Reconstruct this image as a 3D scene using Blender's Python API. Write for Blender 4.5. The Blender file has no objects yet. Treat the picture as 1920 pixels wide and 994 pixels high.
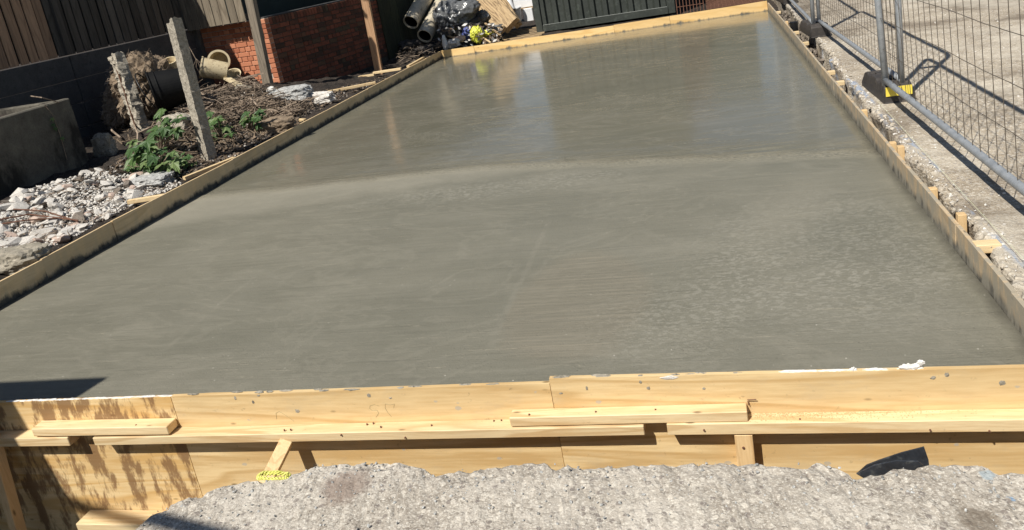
import bpy, bmesh, math, random
from mathutils import Vector, Matrix, noise
random.seed(7)
S = bpy.context.scene
COL = S.collection
R = math.radians

# ------------------------------------------------------------------ camera
CAM = Vector((0, 0, 1.65))
PX, PY = 960.0, 300.0
V1, V2 = (1301.0, -158.0), (-4567.0, 894.0)
F = math.sqrt(-((V1[0]-PX)*(V2[0]-PX)+(V1[1]-PY)*(V2[1]-PY)))
def camray(x, y): return Vector((x-PX, -(y-PY), -F))
wy = camray(*V1).normalized()
wx = -camray(*V2).normalized()
wz = wx.cross(wy).normalized()
wx = wy.cross(wz).normalized()
ROT = Matrix((wx, wy, wz))
cd = bpy.data.cameras.new('camera')
cam = bpy.data.objects.new('camera', cd)
COL.objects.link(cam)
cam.matrix_world = Matrix.Translation(CAM) @ ROT.to_4x4()
cd.sensor_width = 36
cd.lens = F/1920*36
cd.shift_y = -(497-PY)/1920
cd.clip_start = 0.05
cd.clip_end = 1000
S.camera = cam

# ------------------------------------------------------------------ light
SUN = Vector((.352, .704, -1.0)).normalized()      # direction the light travels
elev = math.asin(-SUN.z)
azim = math.atan2(-SUN.x, -SUN.y)
w = bpy.data.worlds.new('World'); S.world = w; w.use_nodes = True
wn = w.node_tree.nodes; wl = w.node_tree.links
sky = wn.new('ShaderNodeTexSky'); sky.sky_type = 'NISHITA'; sky.sun_disc = False
sky.sun_elevation = elev; sky.sun_rotation = azim
sky.air_density = 1.0; sky.dust_density = 0.6; sky.ozone_density = 1.0
wl.new(sky.outputs[0], wn['Background'].inputs[0])
wn['Background'].inputs[1].default_value = 0.055
sl = bpy.data.lights.new('sun', 'SUN'); sl.energy = 5.0; sl.angle = R(0.55); sl.color = (1, .95, .86)
so = bpy.data.objects.new('sun', sl); COL.objects.link(so)
so.rotation_euler = SUN.to_track_quat('-Z', 'Y').to_euler()
S.view_settings.view_transform = 'Standard'
S.view_settings.look = 'None'
S.view_settings.exposure = 0.22
S.view_settings.gamma = 1

# ------------------------------------------------------------------ pixel -> place
def ray(px, py): return ROT @ camray(px, py)
def G(px, py, h=0.0):
    d = ray(px, py); return CAM + d*((h-CAM.z)/d.z)
def AX(px, py, X):
    d = ray(px, py); return CAM + d*(X/d.x)
def AY(px, py, Y):
    d = ray(px, py); return CAM + d*(Y/d.y)
def PL(px, py, P0, n):
    d = ray(px, py); return CAM + d*((P0-CAM).dot(n)/d.dot(n))
def lerp(a, b, t): return a+(b-a)*t
def ss(a, b, x):
    t = max(0, min(1, (x-a)/(b-a))); return t*t*(3-2*t)

# ------------------------------------------------------------------ materials
class NT:
    def __init__(s, name):
        s.m = bpy.data.materials.new(name); s.m.use_nodes = True
        s.t = s.m.node_tree; s.n = s.t.nodes; s.b = s.n['Principled BSDF']
        s.co = s.n.new('ShaderNodeTexCoord')
    def link(s, a, b): s.t.links.new(a, b)
    def mapc(s, scale=(1, 1, 1), rot=(0, 0, 0), loc=(0, 0, 0), src='Object'):
        m = s.n.new('ShaderNodeMapping')
        m.inputs['Scale'].default_value = scale; m.inputs['Rotation'].default_value = rot; m.inputs['Location'].default_value = loc
        s.link(s.co.outputs[src], m.inputs['Vector']); return m.outputs[0]
    def noise(s, vec, scale, detail=4, rough=.55, dist=0):
        n = s.n.new('ShaderNodeTexNoise'); n.inputs['Scale'].default_value = scale
        n.inputs['Detail'].default_value = detail; n.inputs['Roughness'].default_value = rough
        n.inputs['Distortion'].default_value = dist
        s.link(vec, n.inputs['Vector']); return n.outputs['Fac']
    def voro(s, vec, scale, feat='F1', out='Distance', rnd=1):
        n = s.n.new('ShaderNodeTexVoronoi'); n.feature = feat; n.inputs['Scale'].default_value = scale
        n.inputs['Randomness'].default_value = rnd
        s.link(vec, n.inputs['Vector']); return n.outputs[out]
    def ramp(s, fac, stops, interp='LINEAR'):
        r = s.n.new('ShaderNodeValToRGB'); r.color_ramp.interpolation = interp
        e = r.color_ramp.elements
        while len(e) < len(stops): e.new(.5)
        for i, (p, c) in enumerate(stops):
            e[i].position = p
            e[i].color = (c, c, c, 1) if isinstance(c, (int, float)) else (*c, 1)
        s.link(fac, r.inputs[0]); return r.outputs[0]
    def math(s, op, a, b=None, c=None, clamp=False):
        n = s.n.new('ShaderNodeMath'); n.operation = op; n.use_clamp = clamp
        for i, v in enumerate((a, b, c)):
            if v is None: continue
            if isinstance(v, (int, float)): n.inputs[i].default_value = v
            else: s.link(v, n.inputs[i])
        return n.outputs[0]
    def mix(s, fac, a, b, mode='MIX'):
        n = s.n.new('ShaderNodeMix'); n.data_type = 'RGBA'; n.blend_type = mode
        for sock, v in ((n.inputs[0], fac), (n.inputs[6], a), (n.inputs[7], b)):
            if isinstance(v, (int, float)): sock.default_value = v
            elif isinstance(v, tuple): sock.default_value = (*v, 1)
            else: s.link(v, sock)
        return n.outputs[2]
    def sep(s, vec):
        n = s.n.new('ShaderNodeSeparateXYZ'); s.link(vec, n.inputs[0]); return n.outputs
    def bump(s, h, strength=.5, dist=.01, prev=None):
        n = s.n.new('ShaderNodeBump'); n.inputs['Strength'].default_value = strength
        n.inputs['Distance'].default_value = dist; s.link(h, n.inputs['Height'])
        if prev is not None: s.link(prev, n.inputs['Normal'])
        s.link(n.outputs[0], s.b.inputs['Normal']); return n.outputs[0]
    def col(s, c):
        if isinstance(c, tuple): s.b.inputs['Base Color'].default_value = (*c, 1)
        else: s.link(c, s.b.inputs['Base Color'])
    def rough(s, r):
        if isinstance(r, (int, float)): s.b.inputs['Roughness'].default_value = r
        else: s.link(r, s.b.inputs['Roughness'])
    def objrand(s):
        n = s.n.new('ShaderNodeObjectInfo'); return n.outputs['Random']

def grainy(name, c1, c2, scale=12, rough=.85, bstr=.4, bdist=.006, c3=None, metallic=0, spec=.5):
    m = NT(name); v = m.mapc()
    n = m.noise(v, scale, 6, .65); n2 = m.noise(v, scale*9, 3, .6)
    f = m.math('ADD', m.math('MULTIPLY', n, .6), m.math('MULTIPLY', n2, .4))
    c = m.ramp(f, [(.36, c1), (.62, c2)])
    if c3: c = m.mix(m.ramp(m.noise(v, scale*2.7, 5, .7), [(.56, 0.), (.64, 1.)]), c, c3)
    m.col(c); m.rough(rough); m.b.inputs['Metallic'].default_value = metallic
    m.b.inputs['Specular IOR Level'].default_value = spec
    m.bump(f, bstr, bdist); return m.m

def wood(name, light, dark, axis='X', knots=True, rough=.62, stain=None, wet=False, vary=.12, gscale=1.0, dirt=.25, splash=0, smear=.5, slurry=((.07, .066, .055), (.15, .14, .118))):
    m = NT(name)
    st = {'X': (.55, 7, 7), 'Y': (7, .55, 7), 'Z': (7, 7, .55)}[axis]
    v = m.mapc(scale=tuple(a*gscale for a in st))
    n = m.n.new('ShaderNodeTexNoise'); n.inputs['Scale'].default_value = 1.0; n.inputs['Detail'].default_value = 2.5
    n.inputs['Distortion'].default_value = .5; m.link(v, n.inputs['Vector'])
    rings = m.math('FRACT', m.math('MULTIPLY', n.outputs['Fac'], 9))
    rings = m.ramp(rings, [(0, 0.), (.5, .25), (.82, 1.), (1, 0.)])
    fine = m.noise(m.mapc(scale=tuple(a*9*gscale for a in st)), 2.2, 5, .6)
    f = m.math('ADD', m.math('MULTIPLY', rings, .5), m.math('MULTIPLY', m.ramp(fine, [(.3, 0.), (.75, 1.)]), .42), clamp=True)
    c = m.ramp(f, [(.12, light), (.62, dark)])
    big = m.noise(m.mapc(scale=(1, 1, 1)), 3.0, 3)
    c = m.mix(m.ramp(big, [(.35, 0.), (.7, .45)]), c, tuple(a*.78 for a in light))
    if vary:
        r = m.objrand(); k = m.ramp(r, [(0, 1-vary), (1, 1.+vary*.4)])
        c = m.mix(1.0, c, k, 'MULTIPLY')
    if knots:
        kv = m.mapc(scale={'X': (1, 2.6, 2.6), 'Y': (2.6, 1, 2.6), 'Z': (2.6, 2.6, 1)}[axis])
        d = m.voro(kv, 4.2)
        c = m.mix(m.ramp(d, [(.035, .85), (.085, 0.)]), c, tuple(a*.3 for a in dark))
    if splash:
        sv_ = m.voro(m.mapc(scale=(1, 1, 1.6)), 7.5); sn_ = m.noise(m.mapc(), 40, 4, .7)
        sa = m.ramp(m.math('ADD', sv_, m.math('MULTIPLY', m.math('SUBTRACT', sn_, .5), .18)), [(.085, splash), (.11, 0.)])
        c = m.mix(sa, c, (.42, .39, .33))
        sv_ = m.noise(m.mapc(scale=(1.2, 1.2, 3)), 3.5, 5, .7); c = m.mix(m.ramp(sv_, [(.54, 0.), (.68, .35)]), c, (.50, .40, .26))
    if dirt:
        dn = m.noise(m.mapc(), 34, 6, .75)
        c = m.mix(m.ramp(dn, [(.62, 0.), (.72, dirt)]), c, (.10, .07, .045))
    if stain is not None:
        s1 = m.noise(m.mapc(scale=(9, 9, 3.2)), 1.6, 4, .6)
        s2 = m.noise(m.mapc(scale=(40, 40, 12)), 1.4, 3, .7)
        a = m.ramp(m.math('ADD', m.math('MULTIPLY', s1, .75), m.math('MULTIPLY', s2, .3)), [(.50, 0.), (.58, .85)])
        c = m.mix(a, c, stain)
    if wet:      # cement slurry smeared low on the inner face of the shutter
        z = m.sep(m.co.outputs['Object'])[2]
        e = m.noise(m.mapc(scale=(3, 3, 1)), 1.3, 8, .72)
        lim = m.math('SUBTRACT', m.math('ADD', z, m.math('MULTIPLY', m.math('SUBTRACT', e, .5), -.22)), wet)
        a = m.ramp(m.math('MULTIPLY_ADD', lim, 30, .5), [(0, 1.), (1, 0.)])
        cem = m.ramp(m.noise(m.mapc(), 16, 4), [(.35, slurry[0]), (.65, slurry[1])])
        c = m.mix(a, c, cem)
        if smear: c = m.mix(m.ramp(m.noise(m.mapc(scale=(5, 5, 1.5)), 2.2, 5, .65), [(.42, 0.), (.56, smear)]), c, (.34, .31, .245))
    m.col(c); m.rough(rough); m.bump(m.math('ADD', fine, m.math('MULTIPLY', rings, .2)), .25, .002)
    return m.m

PLY_L, PLY_D = (.78, .585, .315), (.56, .365, .155)
M = {}
M['ply'] = wood('plywood_face', PLY_L, PLY_D, 'X', gscale=.6, vary=.05, splash=.7, dirt=.5)
M['ply_stained'] = wood('plywood_stained', PLY_L, (.6, .36, .12), 'X', gscale=.6, stain=(.20, .105, .045), vary=0)
M['pine'] = wood('pine_timber', (.80, .63, .375), (.61, .41, .20), 'X', vary=.1, dirt=.4)
M['pine_y'] = wood('pine_timber_y', (.90, .66, .33), (.72, .44, .16), 'Y', vary=.1)
M['pine_z'] = wood('pine_timber_z', (.78, .56, .30), (.58, .37, .17), 'Z', vary=.1)
M['form_left'] = wood('left_form_board', (.80, .60, .35), (.62, .44, .23), 'Y', wet=.035, gscale=.6, dirt=.4, smear=.2, slurry=((.022, .021, .018), (.06, .057, .048)))  # wet slurry, blackened further to carry the shade on this side
M['form_far'] = wood('far_form_board', (.88, .62, .29), (.72, .46, .17), 'X', wet=.006, gscale=.6, dirt=.5, smear=0)
M['form_right'] = wood('right_form_board', (.66, .50, .31), (.50, .36, .21), 'Y', wet=.04, smear=.85, gscale=.6, dirt=.5)
M['fence_brown'] = wood('brown_fence_board', (.40, .26, .165), (.24, .15, .095), 'Z', vary=.5, knots=True, rough=.8)
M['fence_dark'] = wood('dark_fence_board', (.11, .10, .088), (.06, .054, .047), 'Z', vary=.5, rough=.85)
M['fence_grey'] = wood('weathered_grey_board', (.27, .225, .165), (.15, .12, .085), 'Z', vary=.3, rough=.8)
M['fence_green'] = wood('green_mossy_board', (.055, .06, .03), (.03, .032, .018), 'Z', vary=.35, rough=.9)
M['post_grey'] = wood('weathered_post', (.30, .25, .19), (.14, .115, .085), 'Z', rough=.8, gscale=.9)
M['post_orange'] = wood('orange_post', (.52, .32, .18), (.34, .19, .10), 'Z', rough=.8, dirt=.8)
M['plank_old'] = wood('old_plank', (.50, .36, .2), (.13, .08, .04), 'X', rough=.8, gscale=1.4, dirt=.6)
M['conc_old'] = grainy('old_concrete', (.20, .18, .14), (.40, .36, .29), 14, .92, .9, .012, (.12, .11, .09))
M['conc_dark'] = grainy('dark_concrete_panel', (.05, .05, .052), (.085, .085, .083), 6, .92, .4, .006, (.05, .05, .05))  # dark grey mottled concrete for the panel wall and coping
def box_mat():
    m = NT('stained_concrete_box'); v = m.mapc()
    n = m.noise(v, 5, 6, .7); f = m.noise(v, 60, 3, .7)
    c = m.ramp(m.math('ADD', m.math('MULTIPLY', n, .7), m.math('MULTIPLY', f, .3)), [(.36, (.075, .068, .055)), (.62, (.17, .155, .122))])
    st = m.noise(m.mapc(scale=(1.8, 1.8, .8), loc=(0, .35, 0)), 1.5, 6, .65)
    c = m.mix(m.ramp(st, [(.48, 0.), (.58, .9)]), c, (.016, .013, .010))
    m.col(c); m.rough(.92); m.bump(f, .6, .006); return m.m
M['conc_box'] = box_mat()
M['rough_face'] = grainy('broken_concrete_face', (.26, .23, .18), (.62, .56, .46), 34, .95, 1., .02, (.16, .13, .1))
M['rock'] = grainy('pale_rubble', (.46, .43, .39), (.74, .71, .66), 9, .92, .6, .01, (.2, .17, .14))
M['kerb_stone'] = grainy('kerb_stone', (.30, .26, .205), (.58, .52, .43), 14, .93, .6, .006)
M['rock_pink'] = grainy('pink_rubble', (.40, .29, .23), (.60, .48, .41), 9, .92, .6, .01)
M['rock_dark'] = grainy('dark_rubble', (.10, .085, .07), (.24, .20, .165), 9, .92, .6, .01)
M['gravel'] = grainy('grey_gravel', (.10, .10, .097), (.60, .60, .58), 42, .9, .6, .006)
M['root'] = grainy('root_fibre', (.12, .085, .055), (.34, .26, .18), 20, .95, .9, .02)
M['twig'] = grainy('dry_twig', (.045, .03, .02), (.46, .36, .27), 3, .9, .3, .004)
M['litter'] = grainy('leaf_litter', (.03, .02, .014), (.26, .19, .13), 3, .95, .3, .004)
M['steel'] = grainy('galvanised_steel', (.26, .28, .30), (.42, .44, .46), 18, .48, .15, .002, metallic=.35)
M['wire'] = grainy('mesh_wire', (.10, .085, .065), (.18, .15, .12), 30, .55, .1, .001, metallic=.4)
M['rust'] = grainy('rusty_steel', (.09, .04, .024), (.19, .09, .055), 40, .85, .4, .002)
M['rubber'] = grainy('black_rubber', (.028, .025, .024), (.055, .047, .042), 14, .62, .5, .005, (.09, .075, .06))
M['yellow'] = grainy('yellow_sticker', (.75, .58, .06), (.85, .68, .1), 10, .4, .1, .001)
M['black_plastic'] = grainy('black_plastic', (.006, .006, .0065), (.011, .011, .011), 8, .42, .2, .004)
M['bin_plastic'] = grainy('bin_plastic', (.004, .004, .0045), (.010, .010, .010), 8, .6, .3, .004, spec=.2)
M['navy_plastic'] = grainy('membrane', (.018, .02, .024), (.035, .04, .05), 12, .38, .3, .003, (.06, .065, .07))
M['cream'] = grainy('cream_plastic', (.52, .42, .26), (.66, .56, .37), 7, .55, .2, .003, (.3, .22, .13))
M['clay_in'] = grainy('pipe_bore', (.12, .06, .03), (.2, .12, .07), 7, .8, .2, .003)
M['grey_pipe'] = grainy('grey_pipe', (.42, .37, .28), (.62, .55, .42), 5, .55, .2, .004, (.25, .21, .16))
M['green_paint'] = grainy('green_container_paint', (.028, .033, .028), (.046, .053, .046), 3, .5, .3, .004, (.06, .07, .06))
M['edge_wear'] = grainy('worn_edge_paint', (.12, .14, .13), (.3, .31, .29), 30, .6, .3, .004)
M['white'] = grainy('white_scrap', (.58, .56, .52), (.80, .78, .74), 20, .7, .5, .004)
M['white_plastic'] = grainy('white_plastic', (.68, .7, .72), (.8, .8, .82), 6, .4, .1, .002)
M['yellow_bag'] = grainy('yellow_bag', (.55, .58, .05), (.78, .78, .12), 8, .45, .5, .01)
M['blue_bag'] = grainy('blue_bag', (.05, .07, .22), (.12, .15, .4), 8, .5, .5, .01)
M['strap'] = grainy('yellow_rope', (.50, .50, .07), (.80, .78, .25), 60, .6, .5, .002)
M['string'] = grainy('pale_string', (.55, .6, .4), (.7, .72, .5), 60, .7, .1, .001)
M['mortar'] = grainy('mortar', (.34, .29, .24), (.50, .45, .38), 22, .95, .6, .006)
M['pencil'] = grainy('pencil_line', (.36, .29, .15), (.44, .35, .18), 60, .6, 0, .001)
M['glass_bag'] = grainy('grey_plastic_bag', (.05, .053, .056), (.19, .195, .20), 4, .14, .45, .03)
M['shed'] = grainy('dark_shed_panel', (.016, .03, .028), (.03, .048, .044), 3, .6, .1, .002)

def brick_mat():
    m = NT('red_brick'); v = m.mapc()
    c = m.ramp(m.objrand(), [(0, (.36, .12, .06)), (.5, (.50, .19, .10)), (1, (.58, .25, .14))])
    n = m.noise(v, 30, 5, .7)
    c = m.mix(m.ramp(n, [(.55, 0.), (.7, .5)]), c, (.22, .09, .055))
    g = m.noise(m.mapc(), 120, 2)
    m.col(c); m.rough(.9); m.bump(m.math('ADD', n, m.math('MULTIPLY', g, .5)), .5, .004); return m.m
M['brick'] = brick_mat()
def brick_shaded_mat():  # red brick with the side wall's shade put into its colours
    m = NT('shaded_red_brick'); v = m.mapc()
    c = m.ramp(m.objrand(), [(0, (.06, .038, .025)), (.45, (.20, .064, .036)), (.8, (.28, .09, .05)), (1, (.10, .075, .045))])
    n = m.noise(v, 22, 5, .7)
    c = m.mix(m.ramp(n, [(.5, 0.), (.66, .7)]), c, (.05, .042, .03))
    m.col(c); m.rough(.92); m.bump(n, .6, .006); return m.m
M['brick_shaded'] = brick_shaded_mat()
M['mortar_shaded'] = grainy('shaded_mortar', (.05, .045, .035), (.10, .09, .07), 22, .95, .6, .006)  # mortar darkened the same way for the shaded wall

def leaf_mat():
    m = NT('maple_leaf'); v = m.mapc()
    c = m.ramp(m.math('ADD', m.math('MULTIPLY', m.noise(v, 9, 3), .5), m.math('MULTIPLY', m.objrand(), .5)), [(.2, (.035, .085, .025)), (.5, (.09, .17, .05)), (.8, (.20, .27, .10))])
    m.col(c); m.rough(.5)
    m.b.inputs['Transmission Weight'].default_value = 0
    m.b.inputs['Subsurface Weight'].default_value = 0
    tr = m.n.new('ShaderNodeBsdfTranslucent'); m.link(c, tr.inputs[0])
    mx = m.n.new('ShaderNodeMixShader'); mx.inputs[0].default_value = .3
    m.link(m.b.outputs[0], mx.inputs[1]); m.link(tr.outputs[0], mx.inputs[2])
    m.link(mx.outputs[0], m.n['Material Output'].inputs[0]); return m.m
M['leaf'] = leaf_mat()

def slab_mat():
    m = NT('fresh_wet_concrete'); o = m.co.outputs['Object']
    x, y, z = m.sep(o)
    def N(scale, sc, det=4, ro=.6, rot=0, loc=(0, 0, 0), dist=0): return m.noise(m.mapc(scale=scale, rot=(0, 0, R(rot)), loc=loc), sc, det, ro, dist)
    def MUL(a, b): return m.math('MULTIPLY', a, b)
    def ADD(a, b): return m.math('ADD', a, b)
    def SUB(a, b): return m.math('SUBTRACT', a, b)
    def spot(cx, cy, rx, ry, rot, r0, r1, amt=.5):
        """soft-edged elliptical patch left by the float, in metres"""
        M2 = Matrix.Rotation(R(rot), 3, 'Z')
        mp = m.n.new('ShaderNodeMapping'); mp.vector_type = 'TEXTURE'
        mp.inputs['Location'].default_value = (cx, cy, 0); mp.inputs['Rotation'].default_value = (0, 0, R(rot)); mp.inputs['Scale'].default_value = (rx, ry, 1)
        m.link(o, mp.inputs['Vector']); n = m.n.new('ShaderNodeVectorMath'); n.operation = 'LENGTH'; m.link(mp.outputs[0], n.inputs[0])
        return m.ramp(ADD(n.outputs['Value'], MUL(SUB(wobf, .5), amt)), [(r0, 1.), (r1, 0.)])
    wobf = N((1, 1, 1), 3.2, 5, .65)
    wob = MUL(SUB(N((.5, .5, .5), 1.8, 4), .5), .3)
    line = SUB(5.86, MUL(m.math('MAXIMUM', ADD(x, 1.9), 0), .22))
    dy = SUB(y, line)
    far = m.ramp(m.math('MULTIPLY_ADD', ADD(dy, wob), 5., .5), [(0, 0.), (1, 1.)])
    nearm = SUB(1.0, far)
    big = N((.35, .55, 1), 1.7, 3); mid = N((1, 1.6, 1), 1.5, 5, .65)
    streak = N((.7, 15, 1), 2.6, 7, .78, 3)
    trow = N((.22, 26, 1), 3.4, 7, .78, -2)
    grain = N((1, 1.3, 1), 130, 3, .8)
    hamm = N((1, 1.8, 1), 27, 4, .7, -20, dist=.6)
    hmask = ADD(spot(.45, 3.75, .75, .95, 0, .55, 1.1), spot(-1.6, 5.25, 1.5, .28, 4, .4, 1.0))
    hmask = MUL(hmask, m.ramp(N((1, 1.3, 1), 2.6, 5, .75, loc=(6, 6, 0)), [(.36, .35), (.50, 1.)]))
    hmask = MUL(m.math('MINIMUM', ADD(hmask, MUL(spot(-.3, 3.1, .55, .5, 0, .3, 1.), .7)), 1), nearm)
    c = m.ramp(ADD(MUL(big, .55), MUL(mid, .45)), [(.36, (.166, .158, .120)), (.5, (.194, .184, .142)), (.64, (.224, .211, .166))])
    c = m.mix(MUL(m.ramp(streak, [(.48, 0.), (.58, 1.)]), .38), c, (.235, .222, .176))
    c = m.mix(MUL(m.ramp(trow, [(.38, .6), (.45, 0.)]), nearm), c, (.120, .114, .088))
    c = m.mix(MUL(m.ramp(hamm, [(.50, 0.), (.57, 1.)]), MUL(hmask, .9)), c, (.292, .276, .226))
    c = m.mix(m.ramp(grain, [(.34, .35), (.46, 0.)]), c, (.11, .104, .082))
    c = m.mix(m.ramp(grain, [(.56, 0.), (.68, .35)]), c, (.27, .26, .215))
    # pale drag lines
    dl = N((.55, 8, 1), 4.2, 8, .82, 2)
    dmask = m.ramp(N((.45, .8, 1), 1.3, 3, loc=(4, 2, 0)), [(.42, 0.), (.56, 1.)])
    lines = MUL(MUL(m.ramp(dl, [(.56, 0.), (.61, 1.)]), dmask), m.ramp(N((1, 2.2, 1), 50, 3, .8), [(.42, .1), (.58, 1.)]))
    c = m.mix(MUL(far, .40), c, (.115, .107, .076))
    c = m.mix(MUL(lines, .75), c, (.40, .365, .28))
    # dry smooth wedge on the camera side of the pour line, narrowing to the right
    lo = ADD(m.math('MULTIPLY_ADD', x, .17, 5.86), MUL(SUB(wobf, .5), .22))
    sw = MUL(m.ramp(m.math('MULTIPLY_ADD', SUB(y, lo), 5., .5), [(0, 0.), (1, 1.)]), nearm)
    sw = MUL(sw, m.ramp(m.math('MULTIPLY_ADD', x, .2, 1.), [(.1, 1.), (.85, .45)]))
    c = m.mix(MUL(sw, .85), c, (.300, .278, .220))
    damp = m.ramp(N((.7, 1.1, 1), .9, 6, .72, 12, (8, 3, 0), .5), [(.44, 0.), (.60, 1.)])
    c = m.mix(MUL(damp, .30), c, (.130, .128, .098))
    arcs = m.ramp(N((.5, 1.0, 1), 1.1, 5, .6, 28, (2, 8, 0), 2.6), [(.47, 0.), (.50, 1.), (.53, 0.)])
    c = m.mix(MUL(arcs, .22), c, (.29, .27, .215))
    # band of low ridges behind the wedge
    rid = MUL(m.ramp(m.math('ABSOLUTE', SUB(dy, .12)), [(.05, 1.), (.30, 0.)]), m.ramp(N((.35, 16, 1), 3.0, 7, .8, 1), [(.5, 0.), (.58, 1.)]))
    c = m.mix(MUL(rid, .7), c, (.30, .275, .20))
    c = m.mix(MUL(spot(.35, 4.35, .26, .75, -22, .35, 1.1, .7), .5), c, (.245, .228, .178))
    # tool-edge lines and the brownish trowelled bay
    for lx, y0, y1 in ((-1.06, 2.8, 4.6), (-2.83, 2.9, 4.1)):
        l_ = m.ramp(m.math('ABSOLUTE', SUB(ADD(x, MUL(SUB(wobf, .5), .04)), lx)), [(.008, 1.), (.022, 0.)])
        l_ = MUL(l_, MUL(m.ramp(SUB(y, y0), [(0, 0.), (.2, 1.)]), m.ramp(SUB(y1, y), [(0, 0.), (.3, 1.)])))
        c = m.mix(MUL(MUL(l_, m.ramp(N((1, 1, 1), 9, 3), [(.4, .1), (.6, 1.)])), .30), c, (.27, .25, .20))
    bay = MUL(spot(-.72, 3.35, .38, .62, 0, .8, 1.1, .5), m.ramp(SUB(x, -1.06), [(0, 0.), (.02, 1.)]))
    c = m.mix(MUL(bay, .25), c, (.20, .170, .122))
    c = m.mix(MUL(bay, MUL(m.ramp(trow, [(.5, 0.), (.6, 1.)]), .5)), c, (.30, .265, .20))
    rw = m.math('ABSOLUTE', ADD(dy, MUL(SUB(wobf, .5), .08)))
    grit = MUL(m.ramp(rw, [(.03, 1.), (.13, 0.)]), m.ramp(N((1, 2, 1), 45, 3, .8), [(.44, 0.), (.52, 1.)]))
    c = m.mix(MUL(grit, .75), c, (.36, .33, .25))
    grit2 = MUL(m.ramp(rw, [(.02, 1.), (.08, 0.)]), m.ramp(N((1, 2, 1), 55, 3, .8, loc=(5, 5, 0)), [(.56, 0.), (.6, 1.)]))
    c = m.mix(MUL(grit2, .8), c, (.06, .055, .042))
    sp = m.voro(m.mapc(), 22); c = m.mix(m.ramp(sp, [(.04, .6), (.08, 0.)]), c, (.06, .055, .042))
    sp = m.voro(m.mapc(loc=(3, 7, 0)), 13); c = m.mix(m.ramp(sp, [(.025, 1.), (.05, 0.)]), c, (.55, .52, .45))
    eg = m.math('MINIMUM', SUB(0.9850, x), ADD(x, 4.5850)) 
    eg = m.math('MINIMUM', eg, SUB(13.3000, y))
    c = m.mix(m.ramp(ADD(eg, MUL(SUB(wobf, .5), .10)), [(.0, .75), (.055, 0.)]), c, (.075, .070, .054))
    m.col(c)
    r = ADD(MUL(far, -.34), ADD(.40, MUL(mid, .12)))
    r = ADD(r, MUL(lines, .25)); r = ADD(r, MUL(sw, .12)); r = ADD(r, MUL(m.ramp(N((.7, 6, 1), 2, 4, .7), [(.45, 0.), (.6, .06)]), far))
    m.rough(r)
    m.b.inputs['Specular IOR Level'].default_value = .5
    b0 = m.bump(MUL(streak, m.math('MULTIPLY_ADD', nearm, .92, .08)), .25, .004)
    b1 = m.bump(MUL(N((1, 2.6, 1), 80, 5, .85), nearm), .55, .004, b0)
    b2 = m.bump(MUL(trow, nearm), .45, .006, b1)
    b3 = m.bump(MUL(hamm, hmask), .6, .005, b2)
    b4 = m.bump(ADD(lines, ADD(rid, grit)), .5, .004, b3)
    pits = m.ramp(m.voro(m.mapc(scale=(1, 1.6, 1)), 42), [(.10, 0.), (.22, 1.)])
    pm = MUL(m.ramp(N((1, 1, 1), 1.3, 4, loc=(1, 9, 0)), [(.46, 0.), (.56, 1.)]), nearm)
    m.bump(MUL(pits, pm), .5, .004, b4)
    return m.m
M['slab'] = slab_mat()

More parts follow.
